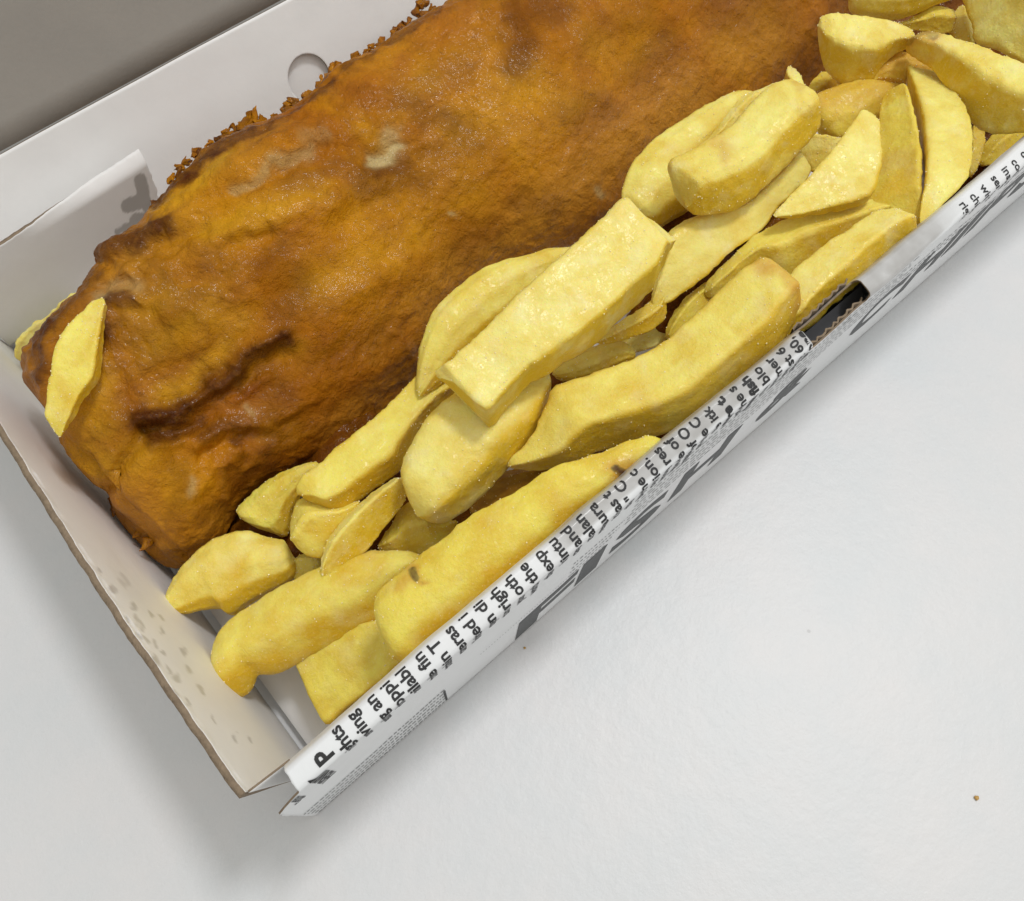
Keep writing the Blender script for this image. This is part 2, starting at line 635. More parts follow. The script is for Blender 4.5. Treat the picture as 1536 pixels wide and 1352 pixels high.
def build_front():
    vs = np.unique(np.concatenate([np.linspace(VIN, -0.006, 12), np.linspace(-0.006, VC + 0.002, 34), np.linspace(VC + 0.002, VB, 26)]))
    ts = np.unique(np.concatenate([np.linspace(0, 1, 640)]))
    xs_r = np.linspace(0.006, XR, 700)
    xs_r = np.unique(np.concatenate([xs_r, SLOT]))
    nl = 12
    verts, faces, stain_or_shade = [], [], []
    nx = nl + len(xs_r)
    X = np.zeros((nx, len(vs)))
    for j, v in enumerate(vs):
        X[:nl, j] = np.linspace(xleft(v), 0.006, nl, endpoint=False)
        X[nl:, j] = xs_r
    Vv = np.broadcast_to(vs, X.shape)
    G = front_P(X, Vv)
    # ragged left end
    G[0, :, 0] += 0.00025 * fbm(np.stack([vs * 700, vs * 0, vs * 0], -1), 3, 77)
    px_edge = (0.55 + 0.55 * np.clip((X - 0.150) / 0.012, 0, 1) * np.clip((0.195 - X) / 0.02, 0, 1)) * VC + 0.0009 * fbm(np.stack([X * 60, X * 0, X * 0], -1), 4, 31) + 0.0012 * (0.5 + 0.5 * fbm(np.stack([X * 18, X * 0, X * 0 + 2], -1), 2, 33))
    grease = 1 / (1 + np.exp((Vv - px_edge) / 0.00015))
    win = np.clip((X - 0.063) / 0.006, 0, 1) * np.clip((0.2 - X) / 0.015, 0, 1)
    win = np.maximum(win, 0.8 * np.exp(-((X - 0.183) / 0.004) ** 2))
    stain_or_shade = grease * win * (0.88 + 0.25 * fbm(np.stack([X * 400, Vv * 400, X * 0], -1), 3, 32))
    skip_lo, skip_hi = -0.0030, VC + 0.0022
    nvv = len(vs)
    for f_i in range(nx - 1):
        for j in range(nvv - 1):
            xm = 0.5 * (X[f_i, j] + X[f_i + 1, j])
            vm = 0.5 * (vs[j] + vs[j + 1])
            if SLOT[0] < xm < SLOT[1] and skip_lo < vm < skip_hi:
                continue
            a = f_i * nvv + j
            faces.append((a, a + nvv, a + nvv + 1, a + 1))
    o = mesh_obj('front_wall', G.reshape(-1, 3), faces, [PRINT_CARD, KRAFT], box, True, {'stain': stain_or_shade})
    me = o.data
    # outside faces must look away from the hollow
    p = me.polygons[len(me.polygons) // 2]
    md = o.modifiers.new('thickness', 'SOLIDIFY')
    md.thickness = 0.0004
    md.offset = -1
    md.material_offset_rim = 1
    return o


FW = build_front()


def front_n(x, v):
    e = 2e-4
    a = front_P(x + e, v) - front_P(x - e, v)
    b = front_P(x, v + e) - front_P(x, v - e)
    n = np.cross(b, a)
    n = n / np.linalg.norm(n, axis=-1, keepdims=True)
    out = np.stack([n[..., 0] * 0, -np.ones_like(n[..., 0]), np.ones_like(n[..., 0])], -1)
    sgn = np.sign(np.sum(n * out, -1, keepdims=True))
    return n * sgn


# make the sheet's own normals point outside so that the card thickens inward
_p = FW.data.polygons[len(FW.data.polygons) // 2 + 40]
_c = np.array(_p.center)
_tot = 0
for _p in FW.data.polygons:
    if _p.center.z < 0.045 and _p.center.y < -0.008 and _p.center.x < 0.05:
        _tot += _p.normal.y
if _tot > 0:
    FW.data.flip_normals()

# corrugated core showing at both lips of the slot, and the dark sheet standing for shade inside
def flute(name, v_pos, amp, inset):
    n = 220
    xs = np.linspace(SLOT[0] + 0.0004, SLOT[1] - 0.0002, n)
    rows = []
    ph = xs / 0.0026 * 2 * math.pi + 1.9 * fbm(np.stack([xs * 420, xs * 0, xs * 0 + 3], -1), 3, 43)
    base = front_P(xs, np.full(n, v_pos))
    nn = front_n(xs, np.full(n, v_pos))
    off = amp * (np.sin(ph) + 0.5 * fbm(np.stack([xs * 900, xs * 0, xs * 0], -1), 3, 41)) - inset
    top = base + nn * off[:, None] + np.array([0, 0, 0.00035])
    tdir = nn * 0.00022
    down = np.array([0, 0, -0.0030])
    G = np.stack([top - tdir, top + tdir, top + tdir + down, top - tdir + down], 1)
    f = grid_faces(n, 4, wrap=True)
    return mesh_obj(name, G.reshape(-1, 3), f, KRAFT, box, False)


flute('corrugated_edge', VC + 0.0024, 0.00028, 0.0009)
flute('corrugated_edge', -0.0034, 0.00024, 0.0008)


def slot_shade_sheet():
    # dark sheet added inside the hollow wall, its shade painted as colour
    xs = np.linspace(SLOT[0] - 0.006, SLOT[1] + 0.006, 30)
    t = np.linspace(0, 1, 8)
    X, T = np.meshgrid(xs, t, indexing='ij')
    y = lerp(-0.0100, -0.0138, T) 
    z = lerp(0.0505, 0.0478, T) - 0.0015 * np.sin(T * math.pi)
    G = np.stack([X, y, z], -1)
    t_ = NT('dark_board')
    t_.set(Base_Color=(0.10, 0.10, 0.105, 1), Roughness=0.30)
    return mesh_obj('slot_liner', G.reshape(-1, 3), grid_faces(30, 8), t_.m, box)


slot_shade_sheet()


# ---- flat print wrapped round the front wall
def text_mesh(body, size, bold=0.0, xscale=1.0):
    cu = bpy.data.curves.new('t', 'FONT')
    cu.body = body
    cu.size = size
    cu.offset = bold
    cu.resolution_u = 3
    ob = bpy.data.objects.new('t', cu)
    col.objects.link(ob)
    bpy.context.view_layer.update()
    me = bpy.data.meshes.new_from_object(ob)
    bpy.data.objects.remove(ob)
    return me


def cut_mesh(me, planes):
    import bmesh
    bm = bmesh.new()
    bm.from_mesh(me)
    bmesh.ops.triangulate(bm, faces=bm.faces[:])
    for co, no in planes:
        g = bm.verts[:] + bm.edges[:] + bm.faces[:]
        bmesh.ops.bisect_plane(bm, geom=g, plane_co=co, plane_no=no, dist=1e-7)
    bm.verts.ensure_lookup_table()
    v = np.array([p.co[:] for p in bm.verts])
    f = [[q.index for q in p.verts] for p in bm.faces]
    bm.free()
    return v, f


class Print:
    def __init__(self):
        self.v, self.f = [], []

    def add(self, xv, faces, lift=0.00010):
        """xv: sheet coordinates (x, v)"""
        x, v = xv[:, 0], xv[:, 1]
        keep = (v > -0.0035) & (v < VB - 0.0006)
        sl = (x > SLOT[0] - 0.0001) & (x < SLOT[1] + 0.0001) & (v < VC + 0.0026)
        keep &= ~sl
        keep &= x > xleft(v) + 0.0003
        P = front_P(x, v) + front_n(x, v) * lift
        s = sum(len(a) for a in self.v)
        self.v.append(P)
        for f in faces:
            if all(keep[i] for i in f):
                self.f.append([i + s for i in f])

    def build(self, name, mat):
        if not self.f:
            return None
        V = np.concatenate(self.v)
        used = sorted({i for f in self.f for i in f})
        ix = {a: b for b, a in enumerate(used)}
        return mesh_obj(name, V[used], [[ix[i] for i in f] for f in self.f], mat, FW_ROOT, False)


FW_ROOT = FW
pr_text, pr_big, pr_small = Print(), Print(), Print()

LINES = [(-0.0002, 'Somewith', 1.0, 0), (0.0062, 'HENRY', 1.35, 1), (0.0092, 'P', 1.4, 1), (0.0128, 'nights', 1.05, 0), (0.0165, 'serving', 1.0, 0),
         (0.0207, 'eating an', 1.0, 0), (0.0243, 'shoppi', 1.0, 0), (0.0280, 'availabl', 1.0, 0), (0.0320, 'trade fin', 1.0, 0), (0.0356, 'trade in T', 1.0, 0),
         (0.0393, 'cameras', 1.0, 0), (0.0430, 'limited i', 1.0, 0), (0.0467, 'open di', 1.0, 0), (0.0504, 'turn righ', 1.0, 0), (0.0541, 'your oth', 1.0, 0),
         (0.0578, 'worth the', 1.0, 0), (0.0617, 'the exp', 1.0, 0), (0.0655, 'in intu', 1.0, 0), (0.0692, 'care and', 1.0, 0), (0.0727, 'at alan', 1.0, 0),
         (0.0764, 'restaura', 1.0, 0), (0.0803, 'it has t', 1.0, 0), (0.0840, 'the " C', 1.0, 0), (0.0878, 'by the c', 1.0, 0), (0.0914, 'opt ion.', 1.0, 0), (0.0951, 'more res', 1.0, 0),
         (0.0987, 'the de of', 1.0, 0), (0.1024, 'made of O', 1.0, 0), (0.1060, 'on the C', 1.0, 0), (0.1098, 'the itk', 0.95, 0), (0.1137, 'more t.', 1.0, 1),
         (0.1176, 'of the s', 1.0, 0), (0.1215, 'fresh fish', 1.0, 1), (0.1252, 'the blo', 1.0, 0), (0.1290, 'summer', 1.0, 0), (0.1328, 'next st 6', 1.0, 0), (0.1366, 'about 60,', 1.0, 0),
         (0.1398, 'to one', 1.15, 1)]
pos = [(0.1975, 'right'), (0.2015, 'chips'), (0.2056, 'with'), (0.2100, 'served'), (0.2143, 'inside'), (0.2182, 'course'), (0.2222, 'design')]
planes = [((t, 0, 0), (1, 0, 0)) for t in np.arange(0.0, 0.02, 0.0006)]
for x, body, k, bold in LINES:
    size = 0.0033 * k
    me = text_mesh(body, size, 0.00009 if not bold else 0.00016)
    v = np.array([p.co[:] for p in me.vertices])
    w = v[:, 0].max()
    v_end = -0.0006          # last letter turns over the inner rim
    if body == 'P':
        v_end = 0.0008
    if body in ('HENRY',):
        v_end = 0.0034
    if body in ('Somewith',):
        v_end = 0.0018
    pl_ = [((t, 0, 0), (1, 0, 0)) for t in np.arange(0.0, w, 0.0004)]
    vv, ff_ = cut_mesh(me, pl_)
    # reading direction runs from outside over the rim to the inside, letter tops toward -x
    rd = vv[:, 0] - w
    sheet_v = v_end - rd
    # printing reads squeezed where it turns down the face only because it is seen edge-on
    sheet_x = x + 0.0014 - vv[:, 1] * 1.0
    pr_text.add(np.stack([sheet_x, sheet_v], 1), ff_)
    pr_text.build('text_line', INK)
    pr_text = Print()
for x, body in pos:
    me = text_mesh(body, 0.0031, 0.00006)
    v = np.array([p.co[:] for p in me.vertices])
    w = v[:, 0].max()
    vv, ff_ = cut_mesh(me, [((t, 0, 0), (1, 0, 0)) for t in np.arange(0.0, w, 0.0004)])
    # these read the other way up: from inside to outside
    pr_text.add(np.stack([x + vv[:, 1] - 0.001, 0.0010 + vv[:, 0]], 1), ff_)
    pr_text.build('text_line', INK)
    pr_text = Print()

# big letters
BIG = [('F', .0562, .0748), ('I', .0762, .0838), ('S', .0876, .1052), ('H', .1090, .1285), ('&', .1395, .1585), ('C', .1735, .1905), ('H', .1945, .2120),
       ('I', .2150, .2220), ('P', .2255, .2420), ('S', .2450, .2620)]
L_ = VB - VC
for ch, xa, xb in BIG:
    me = text_mesh(ch, 1.0, 0.035)
    v = np.array([p.co[:] for p in me.vertices])
    x0, x1, y0, y1 = v[:, 0].min(), v[:, 0].max(), v[:, 1].min(), v[:, 1].max()
    vv, ff_ = cut_mesh(me, [((lerp(x0, x1, t), 0, 0), (1, 0, 0)) for t in np.linspace(0.05, .95, 12)] + [((0, lerp(y0, y1, t), 0), (0, 1, 0)) for t in np.linspace(0.1, .9, 6)])
    sx = lerp(xa, xb, (vv[:, 0] - x0) / (x1 - x0))
    bot = VC + L_ * np.clip(.97 - 2.5 * (sx - .057), .60, .97)
    top = VC + L_ * np.clip(.58 - 2.1 * (sx - .057), .22, .60)
    t = (vv[:, 1] - y0) / (y1 - y0)
    pr_big.add(np.stack([sx, lerp(bot, top, t)], 1), ff_)
    pr_big.build('printed_letter', INKG)
    pr_big = Print()


def bar(P, xa, xb, va, vb, n=3):
    xs = np.linspace(xa, xb, n)
    xv = np.array([(x, v) for x in xs for v in (va, vb)])
    P.add(xv, grid_faces(n, 2))


# rows of tiny newsprint seen as dashes
r2 = random.Random(4)
for row in range(5):
    v = VC + L_ * (0.60 + row * 0.085)
    x = -0.0045
    while x < 0.0335:
        l = r2.uniform(0.0004, 0.0012)
        bar(pr_small, x, x + l, v, v + 0.0014, 2)
        x += l + r2.uniform(0.00025, 0.00045)
x = 0.0445
while x < 0.074:
    bar(pr_small, x, x + 0.0003, VC + L_ * 0.50, VC + L_ * 0.50 + 0.0006, 2)
    x += 0.0008
for row in range(4):
    x = 0.071
    while x < 0.088 - row * 0.002:
        l = r2.uniform(0.0003, 0.0009)
        bar(pr_small, x, x + l, VC + L_ * (0.30 + 0.065 * row), VC + L_ * (0.30 + 0.065 * row) + 0.0008, 2)
        x += l + r2.uniform(0.0003, 0.0006)
for row in range(6):
    x = 0.088
    while x < 0.26:
        l = r2.uniform(0.0006, 0.0022)
        vv_ = VC + L_ * (0.13 + 0.055 * row - 0.9 * (x - 0.088)) + 0.0003 * math.sin(x * 300)
        if vv_ > VC + 0.0015 and not (row < 3 and x > 0.18):
            bar(pr_small, x, x + l, vv_, vv_ + 0.0007, 2)
        x += l + r2.uniform(0.0003, 0.0007)
# arrow line at the left, and frame line
bar(pr_text, 0.0336, 0.0342, VC + L_ * .64, VC + L_ * .97, 2)

pr_text.build('printed_arrow', INK)
pr_small.build('small_print', INKM)['kind'] = 'stuff'


# ------------------------------------------------------------------ inflated food shapes
def ring_from(poly, n, rounds=3, cut=0.2):
    p = np.array(poly, float)
    for _ in range(rounds):
        q = []
        for i in range(len(p)):
            a, b = p[i], p[(i + 1) % len(p)]
            q += [a + (b - a) * cut, b - (b - a) * cut]
        p = np.array(q)
    d = np.linalg.norm(np.roll(p, -1, 0) - p, axis=1)
    c = np.concatenate([[0], np.cumsum(d)])
    t = np.linspace(0, c[-1], n, endpoint=False)
    pp = np.vstack([p, p[:1]])
    return np.stack([np.interp(t, c, pp[:, 0]), np.interp(t, c, pp[:, 1])], 1)


def section(kind, roll, n=56, cut=0.17):
    if kind == 'bar':
        p = [(-1, -1), (1, -1), (1, 1), (-1, 1)]
    elif kind == 'slab':
        p = [(-1, -.55), (1, -.55), (1, .55), (-1, .55)]
    elif kind == 'thin':
        p = [(-1, -.3), (1, -.3), (1, .3), (-1, .3)]
    elif kind == 'wedge':
        p = [(-1, -.6), (1, -.6), (0.1, 0.95)]
    elif kind == 'moon':
        p = [(-1, -.5), (1, -.5), (.85, .15), (.45, .6), (-.1, .72), (-.6, .5), (-.9, .1)]
    elif kind == 'round':
        a = np.linspace(0, 2 * np.pi, 12, endpoint=False)
        p = np.stack([np.cos(a), 0.7 * np.sin(a)], 1)
    p = np.array(p, float)
    r = ring_from(p, n, 3, cut)
    # corner measure before rotating
    d1 = np.roll(r, -1, 0) - r
    d0 = r - np.roll(r, 1, 0)
    ang = np.abs(np.arctan2(d0[:, 0] * d1[:, 1] - d0[:, 1] * d1[:, 0], np.sum(d0 * d1, 1)))
    k = np.array([sum(ang[(i + j) % n] * w for j, w in ((-2, .5), (-1, .8), (0, 1), (1, .8), (2, .5))) for i in range(n)])
    k = np.clip(k / 1.0, 0, 1)
    a = math.radians(roll)
    R = np.array([[math.cos(a), -math.sin(a)], [math.sin(a), math.cos(a)]])
    r = r @ R.T
    nrm = np.stack([d1[:, 1] + d0[:, 1], -(d1[:, 0] + d0[:, 0])], 1) @ R.T
    nrm /= np.linalg.norm(nrm, axis=1, keepdims=True) + 1e-9
    w = (r[:, 0].max() - r[:, 0].min()) / 2
    r = r - [(r[:, 0].max() + r[:, 0].min()) / 2, (r[:, 1].max() + r[:, 1].min()) / 2]
    return r / w, k, nrm


def chaikin(p, it=1):
    for _ in range(it):
        q = []
        for i in range(len(p)):
            a, b = p[i], p[(i + 1) % len(p)]
            q += [a + (b - a) * .2, b - (b - a) * .2]
        p = np.array(q)
    return p


def inflate(poly, zl, zr, ring, nst, depthk=1.0, end_r=0.35, smooth=1, axis=None, maxdepth=None):
    p = np.array(poly, float)
    # dense resample for pca
    q = []
    for i in range(len(p)):
        a, b = p[i], p[(i + 1) % len(p)]
        m = max(2, int(np.linalg.norm(b - a) / 3))
        q += [a + (b - a) * k / m for k in range(m)]
    q = np.array(q)
    c = q.mean(0)
    if axis is None:
        w, vec = np.linalg.eigh(np.cov((q - c).T))
        d = vec[:, 1]
    else:
        d = np.array(axis, float)
        d /= np.linalg.norm(d)
    if d[0] < 0:
        d = -d
    t = (q - c) @ d
    pa, pb = c + d * t.min(), c + d * t.max()
    A, B = at(*pa, zl), at(*pb, zr)
    e1 = B - A
    Ln = np.linalg.norm(e1)
    e1 /= Ln
    mid = (A + B) / 2
    v = CAM - mid
    e3 = v - (v @ e1) * e1
    e3 /= np.linalg.norm(e3)
    e2 = np.cross(e3, e1)
    ps = chaikin(p, smooth) if smooth else p
    loc = []
    for (x, y) in ps:
        h = hit(x, y, A, e3)
        loc.append(((h - A) @ e1, (h - A) @ e2))
    loc = np.array(loc)
    a0, a1 = loc[:, 0].min(), loc[:, 0].max()
    tt = np.linspace(0, 1, nst)
    s = 0.6 * tt + 0.4 * (0.5 - 0.5 * np.cos(np.pi * tt))
    s = 0.002 + 0.996 * s
    A_ = a0 + (a1 - a0) * s
    lo = np.full(nst, 1e9)
    hi = np.full(nst, -1e9)
    for i in range(len(loc)):
        x0, y0 = loc[i]
        x1, y1 = loc[(i + 1) % len(loc)]
        if abs(x1 - x0) < 1e-9:
            continue
        m = (A_ >= min(x0, x1)) & (A_ <= max(x0, x1))
        y = y0 + (y1 - y0) * (A_ - x0) / (x1 - x0)
        lo = np.where(m, np.minimum(lo, y), lo)
        hi = np.where(m, np.maximum(hi, y), hi)
    hw = np.maximum((hi - lo) / 2, 1e-5)
    cb = (hi + lo) / 2
    med = np.percentile(hw, 65)
    if maxdepth:
        depthk = min(depthk, maxdepth / med)
    dist = np.minimum(A_ - a0, a1 - A_)
    er = end_r * med
    e = np.clip(dist / er, 0, 1)
    endf = 0.35 + 0.65 * np.sqrt(1 - (1 - e) ** 2)
    h = med * depthk * np.clip(hw / med, 0, 1.15) ** 0.7 * endf
    P = (A[None, None] + A_[:, None, None] * e1 + (cb[:, None] + ring[None, :, 0] * hw[:, None])[..., None] * e2
         + (ring[None, :, 1] * h[:, None])[..., None] * e3)
    # caps
    n = len(ring)
    caps = []
    for end, sg in ((0, -1), (-1, 1)):
        cen = P[end].mean(0)
        r1 = cen + (P[end] - cen) * 0.62 + e1 * sg * min(0.0008, hw[end] * .25)
        r2_ = cen + (P[end] - cen) * 0.05 + e1 * sg * min(0.0011, hw[end] * .32)
        caps.append((r1, r2_))
    P = np.concatenate([caps[0][1][None], caps[0][0][None], P, caps[1][0][None], caps[1][1][None]], 0)
    s_all = np.concatenate([[0, 0], s, [1, 1]])
    return P, s_all, (A, B, e1, e2, e3, med, Ln)


def orient_faces(faces_fn, P):
    return faces_fn


def grains_on(P, N, parent, count, seed, up, kk):
    """a sprinkle of salt and crumb grains on the upward skin, joined"""
    r = np.random.default_rng(seed)
    vis = np.argwhere(np.sum(N * up, -1) > 0.15)
    if len(vis) == 0:
        return
    # cluster
    cl = vis[r.integers(0, len(vis), 6)]
    picks = vis[r.integers(0, len(vis), count * 5)]
    dd = np.min(np.abs(picks[:, None, 0] - cl[None, :, 0]) / 10.0 + np.abs(picks[:, None, 1] - cl[None, :, 1]) / 5.0, 1)
    picks = picks[r.random(len(picks)) < np.exp(-dd) * 0.5 + 0.06 + 0.5 * kk[picks[:, 1]]][:count]
    vv, ff_ = [], []
    base = np.array([(1, 0, 0), (-1, 0, 0), (0, 1, 0), (0, -1, 0), (0, 0, 1), (0, 0, -1)], float)
    tri = [(0, 2, 4), (2, 1, 4), (1, 3, 4), (3, 0, 4), (2, 0, 5), (1, 2, 5), (3, 1, 5), (0, 3, 5)]
    for k, (i, j) in enumerate(picks):
        c = P[i, j] + N[i, j] * 0.00004
        s_ = 0.00007 + 0.00017 * r.random() ** 2
        b = base * s_ * (0.7 + 0.6 * r.random((6, 1)))
        Q, _ = np.linalg.qr(r.normal(size=(3, 3)))
        if np.linalg.det(Q) < 0:
            Q[0] *= -1
        st = len(vv)
        vv += list(b @ Q + c)
        ff_ += [(c_ + st, b_ + st, a + st) for a, b_, c_ in tri] if False else [(a + st, b_ + st, c_ + st) for a, b_, c_ in tri]
    o = mesh_obj('salt_grains', np.array(vv), ff_, GRAIN, parent, False)
    o['kind'] = 'stuff'


CHIPS = []


def chip(label, poly, zl, zr, kind='bar', roll=20, depthk=0.85, tone=0.35, brown=(), cut=0.075, end_r=0.3, grains=45, smooth=1, axis=None, bumpy=1.0):
    seed = len(CHIPS) * 13 + 5
    ring, kk, rn = section(kind, roll, 76, cut)
    P, s, (A, B, e1, e2, e3, med, Ln) = inflate(poly, zl, zr, ring, 84, depthk, end_r, smooth, axis, 0.0085)
    N = grid_normals(P, True)
    cen = P.mean(1, keepdims=True)
    rn_flip = 1.0 if np.mean(np.sum((P[40] - P[40].mean(0)) @ e2[:, None] * rn[:, :1])) > 0 else -1.0
    if np.mean(np.sum(N[5:-5] * (P - cen)[5:-5], -1)) < 0:
        N = -N
        flip = True
    else:
        flip = False
    o3 = np.array([seed * 1.37, seed * .7, seed * 2.1])
    amp = med
    wr = 1 - np.abs(fbm(P * 190 + o3 + 5, 3, seed + 4)) * 3.2
    D = (0.060 * amp * fbm(P * 70 + o3, 2, seed) + 0.030 * amp * fbm(P * 260 + o3, 3, seed + 3)) * bumpy + 0.00009 * fbm(P * 1100 + o3, 2, seed + 6) + 0.00013 * np.clip(wr, -1, 1) * bumpy * (0.4 + kk[None, :]) + 0.00016 * kk[None, :] * fbm(P * 1300 + o3, 3, seed + 20) + 0.00022 * kk[None, :] * fbm(P * 420 + o3, 3, seed + 21)
    ends = np.minimum(s, 1 - s)
    D *= np.clip(ends * 30, 0.25, 1)[:, None]
    P = P + N * D[..., None]
    N2 = grid_normals(P, True) * (-1 if flip else 1)
    edge = np.broadcast_to(kk, P.shape[:2]).copy()
    edge = np.maximum(edge, np.exp(-ends * Ln / 0.0016)[:, None])
    edge *= 0.5 + 0.8 * (fbm(P * 160 + o3, 3, seed + 9) * .5 + .5)
    # lower-right faces take deeper gold: fried colour plus painted-in side shade
    pat = np.clip((-rn[:, 0] * rn_flip - 0.15) * 1.8, 0, 1) + 0.35 * np.clip(rn[:, 0] * rn_flip - 0.55, 0, 1)
    side = np.clip(np.broadcast_to(pat, P.shape[:2]) * 0.9 + 0.45 * fbm(P * 120 + o3, 3, seed + 12), 0, 1)
    bw = np.zeros(P.shape[:2])
    if brown:
        px = project(P)
        px = px + 7 * np.stack([fbm(P * 300 + 3, 3, seed), fbm(P * 300 + 9, 3, seed + 1)], -1)
        for (bp, sg, st_) in brown:
            bw = np.maximum(bw, st_ * np.clip(stroke(px, bp, sg) * 1.25, 0, 1))
    root = thing('potato_chip', label, 'chip', tuple(((A + B) / 2 - np.array([0, 0, 0.004])).tolist()), 'chips heaped in the box')
    root['tone'] = tone
    o = mesh_obj('chip_flesh', P.reshape(-1, 3), grid_faces(P.shape[0], P.shape[1], wrap=True, flip=not flip), CHIP, root, True,
                 {'edge': edge, 'side': side, 'brown': bw})
    o['tone'] = float(tone)
    me = o.data
    if grains:
        grains_on(P, N2, root, int(grains * 2.2), seed, np.array([0.1, -0.15, 0.98]), kk)
    CHIPS.append(root)
    return root


# ---- chips, bottom of the heap first
chip('dark golden chip tucked under the fish, left of the long dusty chip',
     [(352,764),(374,742),(408,715),(470,690),(486,700),(460,730),(448,750),(440,766),(437,791),(429,809),(391,795),(361,779)], .020, .026, 'moon', 15, .7, .75)
chip('deep golden chip end against the printed wall, lowest in the box corner',
     [(444,990),(476,972),(507,955),(540,935),(575,925),(600,950),(620,985),(606,1000),(582,1026),(561,1043),(534,1060),(520,1074),(508,1086),(497,1076),(486,1056),(466,1032),(452,1015)],
     .016, .026, 'slab', -12, .8, .70, end_r=.2)
chip('small dark chip wedged low between the rounded chip and the long lower chip',
     [(563,823),(585,791),(600,762),(619,750),(640,765),(662,780),(690,780),(672,806),(640,838),(600,836)], .026, .026, 'bar', 30, .8, .75)
chip('small pale scrap of chip showing below the short split chip',
     [(437,842),(448,832),(470,832),(486,838),(482,860),(455,872),(440,866)], .018, .02, 'bar', 10, .7, .55)
chip('dark brown crisp chip hidden in the gap under the long blunt chip',
     [(700,770),(716,738),(745,710),(790,700),(835,700),(810,728),(765,748),(730,775)], .026, .028, 'bar', 20, .7, 1.0, brown=[([(705,760),(760,718),(820,708)], 18, .75)])  # brown stroke paints the shade of the gap on this chip
chip('small dull yellow chip deep in the gap between the two biggest chips',
     [(826,560),(844,544),(874,527),(908,513),(934,510),(951,522),(955,537),(932,549),(891,568),(868,574),(837,570)], .036, .036, 'moon', 0, .7, .5)
chip('pale chip lying deep under the gap, seen beside the small dull yellow chip',
     [(915,520),(935,505),(975,493),(1000,485),(1030,478),(1010,500),(985,520),(952,530),(930,530)], .030, .030, 'slab', 0, .7, .25)
chip('amber chip end in the dark gap left of the long blunt chip tip',
     [(997,500),(1010,470),(1029,445),(1050,429),(1080,412),(1100,417),(1087,440),(1053,470),(1025,500),(1005,515)], .036, .040, 'bar', 20, .8, .8)
chip('chip corner sticking out from beneath the big pale chip, to its right',
     [(890,515),(920,490),(945,474),(963,462),(983,445),(994,436),(1000,461),(997,482),(977,496),(949,507),(915,516)], .043, .044, 'bar', 35, .7, .45, end_r=.15)
chip('shaded brownish chip at the right edge touching the printed rim',
     [(1469,245),(1478,218),(1496,198),(1530,190),(1560,190),(1560,215),(1525,228),(1500,243),(1478,252)], .036, .036, 'bar', 20, .8, .8)
chip('narrow shaded chip between the tall crescent chip and the brownish one at the right edge',
     [(1452,200),(1460,185),(1474,190),(1478,210),(1474,235),(1462,262),(1450,266),(1452,235)], .034, .036, 'bar', 20, .8, .75)
chip('dark olive chip in the hollow between fish and chunky upper chip',
     [(1208,152),(1216,125),(1238,102),(1262,122),(1275,130),(1250,140),(1232,152)], .036, .036, 'bar', 30, .8, .85)
chip('rounded split half of a chip just below the end of the long dusty chip',
     [(434,788),(440,765),(450,748),(480,752),(510,760),(545,750),(520,785),(505,805),(490,834),(467,836),(446,822),(435,806)], .030, .034, 'bar', 25, .7, .6)
chip('pale pointed chip just right of the split half, tip toward the box corner',
     [(482,864),(482,841),(488,821),(497,800),(520,772),(561,737),(600,712),(612,735),(606,755),(576,792),(562,813),(541,834),(502,859)], .032, .036, 'wedge', -20, .75, .3, grains=60)
chip('rounded half-moon chip nearest the end wall just below the fish tip',
     [(242,921),(243,905),(251,882),(268,857),(292,831),(316,810),(343,800),(371,798),(398,806),(425,811),(437,829),(446,848),(441,868),(415,886),(391,899),(372,909),(352,928),(339,924),(331,915),(313,917),(282,923),(255,924)],
     .020, .022, 'moon', 22, .62, .40, smooth=2)
chip('curled golden chip with a hooked end reaching down toward the box floor corner',
     [(316,986),(320,964),(333,940),(357,921),(384,904),(418,881),(452,863),(486,846),(520,834),(554,828),(590,826),(630,830),(640,850),(612,870),(592,895),(580,916),(570,936),(537,951),(507,965),(476,978),(446,995),(425,1009),(405,1014),(388,1012),(381,1032),(371,1043),(354,1053),(343,1039),(326,1015)],
     .020, .030, 'bar', 38, .7, .62, cut=.22, grains=90, smooth=2, axis=(.86,-.5))
chip('long dusty chip with a ragged blunt end lying beside the fish',
     [(442,735),(453,713),(477,696),(504,672),(541,646),(571,620),(602,588),(628,560),(660,560),(690,575),(684,596),(640,636),(621,663),(608,689),(603,706),(561,735),(520,765),(498,769),(477,755),(456,748)],
     .036, .038, 'bar', 62, .8, .66, end_r=.12, grains=80)
chip('flat pale chip passing under the chunky chip with the brown scab',
     [(975,460),(985,420),(1000,370),(1000,349),(1045,321),(1080,317),(1119,305),(1154,274),(1181,246),(1195,229),(1209,240),(1216,255),(1207,276),(1189,291),(1168,308),(1155,326),(1143,346),(1133,353),(1108,371),(1081,392),(1053,420),(1021,441),(1000,456)],
     .046, .050, 'slab', 12, .6, .28, end_r=.15)
chip('bright yellow chip running beneath the triangular chip to the printed rim',
     [(1055,430),(1085,395),(1143,344),(1188,326),(1209,322),(1265,310),(1300,300),(1335,300),(1354,311),(1345,330),(1300,352),(1250,380),(1216,400),(1195,415),(1185,420),(1160,412),(1140,400),(1119,414),(1085,440),(1062,450)],
     .042, .048, 'bar', 30, .75, .62, grains=70)
chip('rough pale chip with torn flaky end resting along the printed rim above the slot',
     [(1150,470),(1184,411),(1216,385),(1251,358),(1290,334),(1314,316),(1342,313),(1364,327),(1376,338),(1373,350),(1335,374),(1304,406),(1285,427),(1250,458),(1215,492),(1190,507),(1172,518),(1150,510)],
     .049, .056, 'bar', 52, .8, .30, end_r=.2, grains=90, bumpy=1.3)
